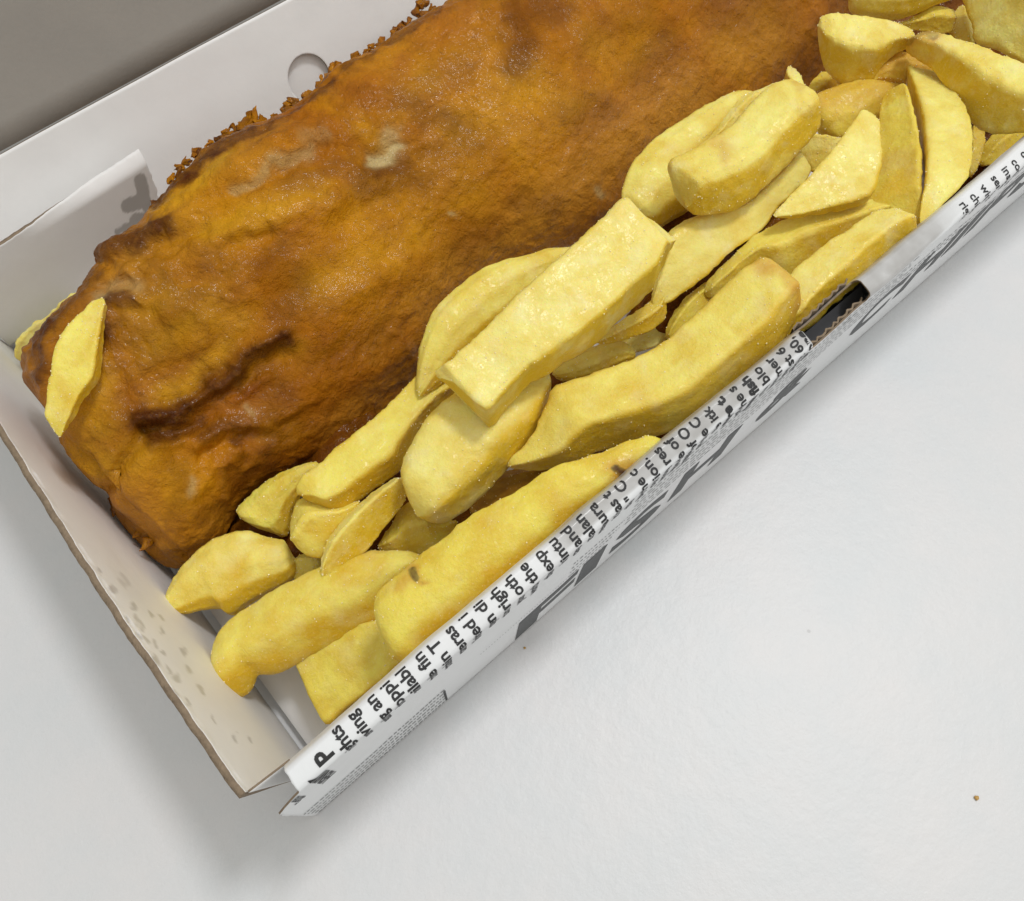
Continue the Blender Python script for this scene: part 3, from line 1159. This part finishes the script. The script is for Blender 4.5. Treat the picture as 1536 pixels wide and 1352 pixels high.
chip('long blunt chip with a reddish browned corner, stretching along the printed wall',
     [(760,702),(764,690),(786,670),(806,648),(815,620),(829,582),(860,572),(900,557),(951,537),(985,520),(1019,492),(1053,465),(1091,428),(1118,404),(1135,393),(1147,390),(1162,399),(1181,410),(1195,424),(1202,440),(1201,459),(1194,480),(1184,498),(1163,528),(1131,556),(1104,576),(1063,613),(1036,634),(995,651),(948,664),(900,676),(850,700),(800,705)],
     .040, .058, 'bar', 58, .8, .50, end_r=.28, grains=120, brown=[([(1130,393),(1165,402),(1190,420),(1201,440)], 9, .60), ([(1201,440),(1197,475)], 6, .6)], axis=(.82,-.57))
chip('small folded chip tip poking up against the fish flank behind the chunky pale chip',
     [(1173,122),(1178,105),(1188,98),(1201,112),(1207,129),(1212,150),(1200,160),(1188,140)], .048, .050, 'wedge', 10, .7, .35)
chip('amber glazed chip curving behind the triangular chip',
     [(1212,160),(1220,146),(1244,133),(1279,121),(1307,118),(1349,126),(1362,136),(1350,160),(1330,185),(1312,215),(1290,235),(1262,235),(1240,215),(1228,200),(1224,180)],
     .040, .044, 'moon', -12, .6, .85, grains=90, brown=[([(1235,150),(1300,130),(1345,130)], 16, .30)])
chip('small shaded chip showing left of the triangular chip',
     [(1190,222),(1214,201),(1244,204),(1265,208),(1262,232),(1228,262),(1209,256)], .043, .046, 'slab', 0, .6, .55)
chip('golden brown toasted chip end between the chunky upper chip and the tall crescents',
     [(1300,122),(1312,105),(1326,90),(1349,78),(1372,80),(1402,93),(1410,108),(1385,118),(1360,125),(1352,140),(1330,128)],
     .046, .048, 'moon', 20, .7, .95, brown=[([(1325,95),(1360,85),(1395,98)], 12, .5)])
chip('tall orange-yellow chip standing between the triangular chip and the tall bright crescent',
     [(1298,310),(1312,280),(1319,240),(1318,200),(1320,170),(1326,146),(1345,129),(1360,133),(1368,164),(1376,195),(1382,230),(1384,272),(1382,337),(1368,340),(1345,318)],
     .050, .050, 'wedge', -38, .7, .78, axis=(.15,1))
chip('tall bright crescent chip standing upright against the printed rim',
     [(1358,109),(1370,102),(1398,104),(1415,118),(1433,136),(1448,157),(1456,185),(1460,209),(1458,244),(1450,269),(1420,299),(1401,323),(1382,350),(1376,330),(1380,262),(1377,227),(1373,195),(1365,157),(1359,133)],
     .050, .056, 'wedge', 24, .75, .38, axis=(.2,1))
chip('curved chip lying against the fish, left of the big pale chip',
     [(630,596),(625,585),(626,546),(632,515),(645,478),(663,452),(690,429),(718,406),(752,390),(793,383),(827,372),(860,369),(870,385),(830,430),(780,480),(735,515),(700,545),(668,570),(652,582),(640,590)],
     .044, .050, 'moon', -15, .6, .55, grains=90, smooth=2, axis=(.72,-.69))
chip('broad rounded chip under the lower end of the big pale chip',
     [(601,712),(605,689),(619,660),(636,633),(660,608),(682,590),(710,575),(750,560),(790,556),(826,560),(829,590),(824,621),(807,655),(787,682),(760,707),(739,734),(712,758),(685,778),(657,788),(636,781),(619,764),(605,737)],
     .042, .046, 'bar', -24, .7, .30, cut=.16, grains=90, smooth=2)
chip('pale yellow chip lying against the fish, left of the chunky chip with the brown scab',
     [(930,302),(939,265),(953,238),(977,211),(994,197),(1020,184),(1050,165),(1085,145),(1110,136),(1140,140),(1110,180),(1090,220),(1060,260),(1045,300),(1034,318),(1012,328),(987,346),(958,330),(936,308)],
     .046, .050, 'moon', 28, .62, .45, grains=80, smooth=2)
chip('thin sliver of chip leaning on top of the pale yellow chip beside the fish',
     [(1040,228),(1070,200),(1092,170),(1112,146),(1140,132),(1170,122),(1188,124),(1150,150),(1112,190),(1075,222),(1050,236)],
     .054, .058, 'bar', 20, .6, .30)
chip('pointed triangular chip with a curved back in the upper heap',
     [(1290,166),(1302,167),(1317,181),(1319,216),(1320,248),(1310,290),(1300,303),(1265,313),(1209,325),(1164,327),(1159,321),(1202,278),(1237,241),(1265,205),(1283,178)],
     .052, .058, 'slab', -8, .55, .27, smooth=1, end_r=.2)
chip('chunky chip with a brown scab and amber underside at the top of the heap',
     [(1002,243),(1035,227),(1070,208),(1098,190),(1108,174),(1133,147),(1154,129),(1167,123),(1188,121),(1202,136),(1210,154),(1228,178),(1231,188),(1223,202),(1202,224),(1174,256),(1157,273),(1133,294),(1115,308),(1080,319),(1045,325),(1031,312),(1017,287),(1007,266)],
     .058, .062, 'bar', 50, .75, .36, cut=.15, end_r=.35, grains=120, brown=[([(1072,215),(1092,222),(1085,235)], 7, .38), ([(1196,118),(1203,132)], 5, .4)])
chip('mottled chip half hidden behind the chip at the top edge of the photo',
     [(1343,36),(1370,26),(1401,8),(1429,12),(1436,30),(1422,52),(1384,47),(1350,42)], .048, .050, 'bar', 30, .7, .75)
chip('dull yellow chip in the gap below the top right chip',
     [(1420,52),(1430,22),(1440,8),(1458,18),(1464,50),(1458,66),(1436,64)], .045, .046, 'bar', 20, .7, .6)
chip('wedge-cut chunky chip beside the fish in the upper right of the heap',
     [(1226,30),(1251,18),(1276,22),(1293,26),(1331,32),(1363,44),(1374,55),(1365,68),(1338,82),(1322,100),(1307,121),(1279,125),(1262,128),(1249,116),(1237,102),(1228,72)],
     .052, .054, 'bar', 40, .75, .38, end_r=.35, grains=80)
chip('large long chip with a toasted brown shoulder at the right edge',
     [(1358,75),(1364,58),(1384,46),(1401,50),(1422,53),(1471,69),(1506,84),(1545,98),(1600,130),(1600,200),(1536,200),(1502,202),(1478,198),(1454,182),(1436,151),(1412,120),(1398,102),(1372,86)],
     .056, .060, 'bar', 30, .7, .36, grains=90, brown=[([(1364,60),(1384,49),(1400,52)], 9, .75), ([(1360,74),(1390,90)], 8, .40)], axis=(.85,.45))
chip('rounded chip cut off by the top edge of the photo, nearest the fish',
     [(1274,0),(1277,14),(1290,24),(1324,31),(1352,31),(1384,18),(1401,9),(1436,-2),(1450,-30),(1400,-60),(1310,-60),(1275,-30)],
     .056, .058, 'moon', 10, .7, .36)
chip('broad pale chip in the top right corner of the photo',
     [(1440,-30),(1445,0),(1452,25),(1458,45),(1463,69),(1490,76),(1515,85),(1545,100),(1590,80),(1600,0),(1560,-60),(1480,-60)],
     .060, .060, 'slab', 15, .8, .30, grains=80)
chip('big pale square-cut chip lying across the top of the heap in the middle',
     [(652,558),(691,528),(731,490),(772,450),(806,418),(840,387),(874,356),(902,333),(919,312),(932,305),(956,326),(987,344),(1008,356),(1012,371),(998,405),(986,432),(950,462),(912,500),(880,526),(850,542),(833,556),(800,572),(762,614),(746,634),(735,640),(718,621),(691,590),(663,571)],
     .058, .064, 'bar', -17, .75, .10, cut=.05, end_r=.12, grains=110, smooth=0, axis=(.77,-.64))
chip('large smooth yellow chip with two dark eyes, lying lowest along the printed wall',
     [(997,668),(991,657),(973,652),(953,657),(908,677),(861,691),(827,701),(796,722),(765,742),(718,766),(691,786),(663,810),(636,827),(612,848),(584,870),(567,887),(560,909),(563,936),(577,963),(591,987),(604,998),(625,993),(652,966),(682,939),(730,903),(770,873),(800,848),(840,814),(885,770),(908,755),(942,718),(990,691)],
     .044, .054, 'moon', 18, .62, .74, grains=80, smooth=2, cut=.22,
     brown=[([(619,858),(624,866)], 6.5, 1.0), ([(610,868),(600,885)], 6, .5), ([(636,872),(640,874)], 3.5, .7), ([(925,705),(938,712)], 7.5, 1.0), ([(918,702),(945,698)], 8, .5)])
chip('pale squashed chip between the fish and the far left corner of the box',
     [(26,533),(25,515),(37,498),(54,484),(68,474),(88,456),(110,440),(130,440),(110,480),(80,510),(60,535),(40,550)],
     .012, .026, 'slab', 10, .7, .10, bumpy=2.5, grains=0)

# ---- battered fish
FPOLY = [(246,850),(232,836),(222,812),(205,803),(180,786),(172,760),(160,736),(140,712),(122,690),(108,650),(80,600),(60,582),(44,573),(40,541),(52,518),(60,505),(78,486),(100,465),(124,441),(142,408),(152,398),
         (153,374),(180,364),(207,344),(228,318),(240,300),(262,272),(285,250),(300,232),(330,214),(352,205),(366,196),(395,188),(420,180),(445,160),(455,152),(478,138),(500,112),(520,102),(545,92),(570,78),(600,52),(630,34),(668,8),(700,-8),(790,-50),(900,-100),(1180,-180),
         (1330,-190),(1335,-60),(1290,20),(1262,70),(1235,118),(1200,150),(1150,175),(1080,215),(1010,245),(965,270),(938,310),(900,350),(850,382),(790,400),(730,425),(680,462),(655,515),(640,560),(612,590),(570,622),(520,664),(470,699),(408,722),(372,746),(346,776),(332,812),(300,836),(268,852)]


def build_fish():
    n = 420
    a = np.linspace(0, 2 * np.pi, n, endpoint=False)
    ca, sa = np.cos(a), np.sin(a)
    ex = 0.80
    x = np.sign(ca) * np.abs(ca) ** ex
    y = np.where(sa > 0, np.abs(sa) ** ex, -0.75 * np.abs(sa) ** 0.6)
    ring = np.stack([x, y], 1)
    P, s, (A, B, e1, e2, e3, med, Ln) = inflate(FPOLY, .031, .034, ring, 760, .60, .55, 1, (.80, -.60), .0255)
    N = grid_normals(P, True)
    cen = P.mean(1, keepdims=True)
    flip = np.mean(np.sum(N[9:-9] * (P - cen)[9:-9], -1)) < 0
    if flip:
        N = -N
    px = project(P)
    wpx = px + 13 * np.stack([fbm(P * 190 + 1, 4, 71), fbm(P * 190 + 8, 4, 72)], -1)
    # along / across coordinates for stretched noise
    loc = np.stack([(P - A) @ e1, (P - A) @ e2, (P - A) @ e3], -1)
    st = loc * np.array([28.0, 95.0, 60.0])
    top = np.clip(np.sum(N * e3, -1), 0, 1)
    left = 1 / (1 + np.exp((px[..., 0] - 520) / 60))           # craggier toward the tail end
    rid = 1 - 2.4 * np.abs(fbm(P * 150 + 0.35 * np.stack([fbm(P * 60, 2, 81)] * 3, -1), 4, 55))
    rid2 = 1 - 2.4 * np.abs(fbm(st * 0.9 + 6, 3, 56))
    low = np.clip(fbm(P * 30 + 4, 2, 57) * 1.5 + 0.5, 0, 1)
    D = 0.0014 * fbm(loc * 38, 2, 51) + (0.0008 + 0.0007 * left) * fbm(st, 3, 52) + (0.00025 + 0.0005 * left * low + 0.0004 * (1 - top)) * rid + 0.0005 * left * rid2 + 0.00045 * fbm(P * 230, 3, 53) + 0.00020 * fbm(P * 800, 3, 54)
    D = D - 0.0001 * (1 - top)
    dark = np.zeros(px.shape[:2])
    pale = np.zeros_like(dark)
    white = np.zeros_like(dark)
    lit_tan = np.zeros_like(dark)

    def S(pts, sg):
        return stroke(wpx, pts, sg)
    # --- relief: ridges (+) and grooves (-), in millimetres
    for pts, sg, mm in [
        ([(206,630),(250,622),(290,602),(340,568),(372,532),(400,510),(432,500)], 6, 1.9),
        ([(212,640),(240,642)], 5, -1.5),
        ([(222,650),(262,646),(300,630),(350,594),(392,558),(430,532)], 9, -1.7),
        ([(250,606),(300,584),(340,552)], 5, -0.9), ([(330,612),(372,590),(400,566)], 5, 1.0), ([(230,668),(262,664),(290,655)], 6, 1.0),
        ([(400,640),(440,610),(470,600)], 6, .9), ([(290,740),(320,700),(345,690)], 6, .9), ([(360,700),(400,672),(440,655)], 7, .8),
        ([(290,672),(318,648),(350,634),(382,632)], 8, 1.8),
        ([(300,690),(330,668),(368,652)], 8, -1.4),
        ([(330,740),(338,700),(352,676)], 7, 1.2),
        ([(160,738),(170,712),(200,676),(215,650)], 8, -3.0),
        ([(110,650),(128,690),(150,720)], 20, 1.2),
        ([(185,770),(215,700),(225,665)], 20, 1.6),
        ([(150,490),(168,462),(186,452),(210,450)], 9, 1.9),
        ([(165,440),(190,428),(210,415)], 9, -1.4),
        ([(60,560),(90,500),(130,460),(160,410)], 12, 1.4),
        ([(150,380),(200,362),(255,346),(300,318)], 9, 1.5),
        ([(170,396),(240,372),(310,345)], 10, -1.3),
        ([(300,375),(360,345),(420,325),(500,300)], 12, 1.2),
        ([(345,366),(372,358),(402,346)], 6, -1.3),
        ([(355,290),(395,272),(440,250),(480,222)], 9, -1.6),
        ([(345,272),(400,250),(450,215),(490,200)], 12, 1.2),
        ([(240,330),(330,270),(400,225),(440,190)], 14, 1.0),
        ([(555,232),(600,222)], 12, -1.4),
        ([(530,200),(560,188)], 12, 1.2),
        ([(430,330),(500,300),(560,268)], 16, 1.0),
        ([(450,470),(520,440),(600,400)], 22, 1.2),
        ([(350,470),(430,440),(520,395)], 18, -1.0),
        ([(240,500),(320,470),(400,430)], 22, 1.0),
        ([(760,40),(790,80),(780,100)], 16, -1.0),
        ([(640,190),(690,180)], 16, -1.0),
        ([(800,330),(820,318)], 14, 1.0),
        ([(560,560),(600,520)], 20, 1.0),
        ([(420,610),(480,580),(540,560)], 18, 0.9)]:
        D = D + mm * 0.001 * S(pts, sg)
    for pts, sg, k in [
        ([(207,632),(250,626),(290,606),(340,574),(374,540),(430,508)], 13, 1.0),
        ([(225,655),(262,650),(300,632)], 10, .8),
        ([(300,655),(330,640),(378,636)], 9, .7), ([(372,640),(352,662)], 7, .7),
        ([(255,700),(275,740),(262,780)], 13, .35), ([(300,770),(360,720),(400,690)], 15, .5),
        ([(330,740),(345,700),(360,680)], 9, .5),
        ([(60,570),(66,520),(92,488),(126,452),(150,412)], 9, .75),
        ([(156,470),(170,458),(196,452)], 8, .8), ([(152,520),(158,490)], 8, .6),
        ([(152,376),(180,368),(260,344)], 9, .9), ([(262,275),(300,236),(345,210),(380,196)], 7, .95),
        ([(352,208),(420,186),(455,160),(500,120)], 5, .8), ([(520,105),(600,55),(660,15)], 4, .6),
        ([(235,312),(262,280)], 6, .8),
        ([(600,140),(625,160),(640,180)], 16, .45), ([(660,180),(700,200)], 15, .5), ([(640,225),(720,215)], 14, .35),
        ([(555,250),(600,255)], 16, .65), ([(540,275),(620,270)], 18, .5), ([(770,20),(790,60),(775,100)], 20, .6), ([(800,10),(840,20)], 18, .6),
        ([(640,130),(700,100)], 18, .3), ([(850,170),(900,160)], 20, .4), ([(960,110),(1000,60)], 22, .4),
        ([(440,275),(500,255),(530,240)], 14, .35),
        ([(420,470),(450,430),(440,410)], 18, .45), ([(400,395),(420,370)], 14, .35),
        ([(600,565),(640,500)], 12, .4), ([(400,560),(430,600),(400,640)], 18, .4), ([(640,520),(700,450),(780,405)], 14, .6),
        ([(780,300),(820,310)], 16, .5), ([(690,380),(740,350)], 18, .35), ([(480,540),(560,500)], 22, .3),
        ([(900,345),(940,300),(960,262)], 8, .4),
        ([(500,670),(420,715),(350,765)], 11, .5), ([(240,845),(290,830)], 12, .45), ([(180,780),(225,815)], 9, .6),
        ([(1180,120),(1240,60),(1270,10)], 18, .6), ([(1080,20),(1160,10)], 30, .4), ([(880,60),(960,20)], 24, .3)]:
        dark = np.maximum(dark, k * np.clip(S(pts, sg) * 1.15, 0, 1))
    for pts, sg, k in [
        ([(240,320),(300,270),(340,240)], 10, .8), ([(310,355),(400,320),(480,290)], 13, .65), ([(250,590),(300,560),(340,520)], 16, .8),
        ([(140,560),(150,640)], 22, .75), ([(200,680),(260,720)], 26, .5), ([(560,330),(700,230),(820,140)], 50, .4), ([(190,700),(230,700),(260,740)], 20, .55), ([(230,520),(280,500),(330,480)], 28, .55),
        ([(360,480),(340,520)], 18, .6), ([(480,420),(560,390),(620,350)], 34, .6), ([(700,200),(760,150),(800,130)], 36, .55), ([(640,330),(700,290)], 36, .45),
        ([(200,470),(260,440)], 22, .45), ([(580,190),(640,110)], 20, .3), ([(900,70),(960,60)], 30, .35), ([(360,560),(400,530),(440,520)], 12, .6),
        ([(130,670),(160,700)], 18, .6), ([(700,90),(740,60)], 24, .25), ([(400,650),(440,640)], 16, .35), ([(540,190),(570,215)], 14, .5)]:
        pale = np.maximum(pale, k * S(pts, sg))
    for pts, sg, k in [
        ([(560,236),(585,228),(598,224)], 7, .9), ([(578,216),(590,205)], 8, .55), ([(355,288),(375,280),(398,262)], 5, .40), ([(405,252),(440,245),(468,225)], 5, .40),
        ([(455,215),(485,205)], 6, .2), ([(168,440),(185,432),(200,430)], 8, .35), ([(152,465),(160,452)], 6, .5), ([(893,285),(897,290)], 4.5, .55),
        ([(370,614),(378,620)], 4, .4), ([(285,722),(282,735)], 4, .4), ([(676,322),(680,324)], 3, .5)]:
        white = np.maximum(white, k * np.clip(S(pts, sg) * 1.3, 0, 1))
    for pts, sg, k in [  # sheen and light on the flank and end lobes, painted in as tan
        ([(1040,150),(960,210),(880,270),(800,340)], 45, .85), ([(780,360),(690,410),(640,470)], 28, .8), ([(560,520),(600,470)], 24, .4), ([(1100,80),(1160,60)], 40, .6),
        ([(250,640),(200,690)], 14, .3), ([(105,620),(130,680),(155,715)], 22, .7), ([(185,720),(225,780),(250,820)], 26, .6), ([(330,780),(290,800)], 22, .4), ([(500,650),(600,560),(660,470)], 20, .55), ([(150,560),(150,620)], 20, .5), ([(110,450),(200,380),(260,320)], 18, .4)]:
        lit_tan = np.maximum(lit_tan, k * S(pts, sg))
    # batter gathers darkest on the high crags
    dark = np.clip(dark + 0.22 * np.clip(rid * low, 0, 1) * (0.3 + left) + 0.30 * np.clip(fbm(st * 0.8 + 4, 4, 61) * 2 - 0.15, 0, 1) * (0.5 + 0.5 * left), 0, 1)
    pale = np.clip(pale + 0.35 * np.clip(fbm(st * 0.6 + 9, 4, 62) * 2 - 0.1, 0, 1), 0, 1)
    endf = np.clip(np.minimum(s, 1 - s) * 60, 0.2, 1)
    P = P + N * (D * endf[:, None])[..., None]
    root = thing('battered_fish', 'long piece of fish in glossy deep golden batter lying along the back of the box', 'fish', tuple(((A + B) / 2 - np.array([0, 0, .02])).tolist()))
    mesh_obj('batter', P.reshape(-1, 3), grid_faces(P.shape[0], P.shape[1], wrap=True, flip=not flip), FISH, root, True,
             {'dark': dark, 'pale': pale, 'white': white, 'tan': lit_tan})
    return root, e3, P, px


FISHROOT, FE3, FP_, FPX_ = build_fish()
_fp = FP_.reshape(-1, 3)
_fq = project(_fp)


def fish_z(x, y, r=4.0):
    m = np.hypot(_fq[:, 0] - x, _fq[:, 1] - y) < r
    q = _fp[m]
    return float(q[np.argmin(np.linalg.norm(q - CAM, axis=1))][2]) if len(q) else 0.03



def flake(x, y, z, size, lean, seed, aspect=2.2, dark=.6):
    """crisp shard of batter standing off the fish edge"""
    r = np.random.default_rng(seed)
    nu, nv = 22, 20
    c = at(x, y, z)
    up = np.array(lean, float)
    up /= np.linalg.norm(up)
    U, V = np.meshgrid(np.linspace(0, 1, nu), np.linspace(0, 2 * np.pi, nv, endpoint=False), indexing='ij')
    side = np.cross(up, e_view(x, y))
    side /= np.linalg.norm(side)
    fw = np.cross(side, up)
    prof = np.sin(np.pi * np.clip(U * 0.86 + 0.14, 0, 1)) ** 0.6 * (1.15 - 0.75 * U)
    o = np.array([seed * 3.1, seed * 1.7, 0.3])
    L = size * aspect
    base = c + (U[..., None] - 0.50) * L * up
    rad = size * 0.5 * prof
    nz = fbm(np.stack([U * 3, np.cos(V) * 1.3, np.sin(V) * 1.3], -1) + o, 3, seed)
    rad = rad * (1 + 0.75 * nz)
    bend = size * 0.5 * np.stack([vnoise(np.stack([U * 2.5, U * 0, U * 0], -1) + o, 5)] * 3, -1) * side
    Pp = base + bend + (np.cos(V) * rad)[..., None] * side + (np.sin(V) * rad * 0.6)[..., None] * fw
    dk = np.clip(dark + 0.5 * nz, 0, 1)
    ff_ = grid_faces(nu, nv, wrap=True)
    ff_.append(tuple(range(nv)))
    ff_.append(tuple((nu - 1) * nv + k for k in range(nv))[::-1])
    mesh_obj('batter_flake', Pp.reshape(-1, 3), ff_, FISH, FISHROOT, True, {'dark': dk, 'pale': np.clip(-nz, 0, 1) * .6, 'white': dk * 0, 'tan': dk * 0})


def e_view(x, y):
    d = ray(x, y)
    return -d / np.linalg.norm(d)


UPL = lambda x, y, dx, dy: at(x + dx, y + dy, .050) - at(x, y, .050)
for (x, y, dx, dy, size, asp, dk) in [
    (372, 188, -3, -22, .0034, 1.5, .55), (362, 196, -16, -8, .0028, 1.4, .7), (354, 196, -14, -2, .0020, 1.5, .7), (386, 172, 2, -24, .0016, 3.2, .35), (392, 184, 8, -8, .0018, 1.4, .2),
    (378, 176, 6, -14, .0022, 1.5, .5), (432, 166, -8, -18, .0026, 1.7, .6), (444, 156, 4, -12, .0026, 1.3, .6), (428, 168, -6, -20, .0013, 2.6, .5),
    (508, 104, -2, -26, .0015, 3.2, .45), (512, 110, 8, -8, .0022, 1.5, .7), (531, 100, 6, -8, .0018, 1.5, .9), (544, 88, -4, -20, .0007, 4.0, .6), (556, 82, 6, -16, .0013, 2.4, .5),
    (596, 46, -6, -14, .0016, 1.8, .6), (604, 44, 6, -6, .0020, 1.4, .7), (614, 34, 8, -6, .0021, 1.4, .7), (628, 16, -4, -20, .0022, 2.2, .5), (640, 10, 10, -8, .0026, 1.4, .5),
    (232, 308, -8, -8, .0018, 1.5, .8), (150, 388, -14, -6, .0020, 1.4, .8), (60, 510, -12, -6, .0020, 1.4, .8), (48, 545, -12, 4, .0022, 1.4, .8), (176, 765, -6, 12, .0024, 1.5, .7),
    (208, 800, -6, 10, .0020, 1.5, .7), (222, 820, -8, 12, .0022, 1.5, .7), (300, 232, -10, -8, .0022, 1.5, .9), (270, 262, -10, -8, .0022, 1.5, .9), (330, 212, -10, -8, .0022, 1.5, .9)]:
    zc = .046 if x > 260 else .040
    if x < 240 and y > 700:
        zc = .022
    flake(x - 2, y - 2, zc, size * 1.3, UPL(x, y, dx, dy), int(x * 7 + y), asp, dk)
rf = random.Random(12)
EDGE = [(262, 272), (285, 250), (300, 232), (330, 214), (366, 196), (395, 188), (420, 180), (455, 152), (478, 138), (500, 112), (520, 102), (545, 92), (570, 78), (600, 52), (630, 34), (668, 8)]
for k in range(46):
    i = rf.randrange(len(EDGE) - 1)
    t = rf.random()
    x = lerp(EDGE[i][0], EDGE[i + 1][0], t)
    y = lerp(EDGE[i][1], EDGE[i + 1][1], t)
    flake(x - rf.uniform(3, 8), y - rf.uniform(5, 10), .046, rf.uniform(.0016, .0032), UPL(x, y, rf.uniform(-14, 4), rf.uniform(-14, -3)), 900 + k * 7, rf.uniform(1.0, 1.6), rf.uniform(.05, .5))
fish_grain_seed = 5

# dark filler lumps added to stand for shade in the gaps of the heap
def shade_filler(label, x, y, z, r, seed):
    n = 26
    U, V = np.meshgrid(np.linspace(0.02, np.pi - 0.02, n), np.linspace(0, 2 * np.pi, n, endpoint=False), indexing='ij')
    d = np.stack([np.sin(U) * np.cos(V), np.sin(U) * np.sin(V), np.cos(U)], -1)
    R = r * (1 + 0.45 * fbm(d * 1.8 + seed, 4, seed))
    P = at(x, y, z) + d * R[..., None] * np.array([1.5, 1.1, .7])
    root = thing('batter_scrap', label, 'batter scrap', tuple((at(x, y, z) - np.array([0, 0, r * .6])).tolist()), 'loose batter scraps under the chips')  # added lump standing for shade in the gap, not batter
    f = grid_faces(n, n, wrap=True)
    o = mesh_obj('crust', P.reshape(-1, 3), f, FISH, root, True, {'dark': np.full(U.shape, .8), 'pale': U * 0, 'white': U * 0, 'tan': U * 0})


shade_filler('dark batter scrap between the printed rim and the end of the long blunt chip', 1032, 628, .026, .0075, 3)
shade_filler('dark batter scrap low in the gap above the tip of the pale pointed chip', 580, 800, .016, .008, 4)
shade_filler('dark batter scrap in the gap beside the amber chip end', 1000, 466, .028, .008, 6)
shade_filler('dark batter scrap between the fish and the lower end of the curved chip', 665, 575, .026, .006, 7)
shade_filler('dark batter scrap under the torn end of the rough pale chip, near the slot', 1285, 385, .034, .006, 8)
shade_filler('dark batter scrap behind the shaded chips at the right edge', 1455, 262, .022, .009, 9)
shade_filler('dark batter scrap in the gap under the chunky chip with the brown scab', 1020, 325, .036, .006, 10)

shade_filler('dark batter scrap between the flat bright chip and the yellow chip beneath the triangular one', 1080, 402, .030, .007, 11)
shade_filler('dark batter scrap in the gap above the rounded half-moon chip by the fish tip', 440, 822, .010, .005, 12)
shade_filler('dark batter scrap under the toasted long chip at the right edge', 1495, 195, .034, .006, 13)
shade_filler('dark batter scrap in the gap below the chip at the top edge of the photo', 1400, 62, .034, .008, 14)
shade_filler('dark batter scrap in the shadowed gap where the fish meets the highest chips', 1330, 50, .030, .008, 15)
shade_filler('dark batter scrap between the long blunt chip and the yellow chip with two eyes', 880, 690, .026, .007, 16)

shade_filler('dark batter scrap low between the top right corner chip and the toasted long chip', 1500, 92, .036, .009, 17)
shade_filler('dark batter scrap at the very top edge behind the mottled half hidden chip', 1440, 4, .030, .012, 18)
shade_filler('dark batter scrap under the lower end of the curved chip beside the broad rounded chip', 836, 572, .026, .006, 19)

shade_filler('dark batter scrap just below the point of the triangular chip', 1150, 340, .040, .006, 20)
shade_filler('dark batter scrap in the narrow gap right of the tall bright crescent', 1464, 190, .028, .007, 21)
shade_filler('dark batter scrap between the dull yellow gap chip and the toasted long chip', 1462, 68, .040, .006, 22)
shade_filler('broad dark batter scrap on the box floor between fish tip and half-moon chip', 392, 800, .008, .009, 23)
shade_filler('dark batter scrap between the fish flank and the long dusty chip', 505, 662, .018, .009, 24)
shade_filler('dark batter scrap beneath the rounded end of the broad chip', 690, 772, .020, .008, 25)
shade_filler('dark batter scrap between the long dusty chip and the pale pointed chip', 548, 742, .020, .007, 26)

# tiny bits on the table
def crumb(label, x, y, r, seed):
    n = 10
    U, V = np.meshgrid(np.linspace(0.02, np.pi - 0.02, n), np.linspace(0, 2 * np.pi, n, endpoint=False), indexing='ij')
    d = np.stack([np.sin(U) * np.cos(V), np.sin(U) * np.sin(V), np.cos(U)], -1)
    P = at(x, y, r * .6) + d * (r * (1 + .4 * fbm(d * 1.5 + seed, 2, seed)))[..., None] * np.array([1, 1, .65])
    t = mesh_obj('crumb', P.reshape(-1, 3), grid_faces(n, n, wrap=True), FISH, None, True, {'dark': U * 0, 'pale': U * 0 + .4, 'white': U * 0 + .55, 'tan': U * 0})
    t['label'] = label
    t['category'] = 'crumb'
    t['group'] = 'crumbs on the white table'


crumb('small olive brown crumb alone on the white table near the right edge', 1465, 1197, .00055, 2)
crumb('tiny grey crumb on the white table beside the first big printed letter', 787, 972, .0003, 4)

chip('loose crescent chip lying on the left end of the fish',
     [(66,622),(70,593),(78,539),(88,508),(109,481),(129,461),(143,450),(155,446),(161,461),(156,498),(154,532),(151,573),(126,598),(112,625),(99,649),(90,657),(81,648)],
     fish_z(100, 600) + .0035, fish_z(140, 490) + .0035, 'slab', -24, .95, .62, grains=70, smooth=2)
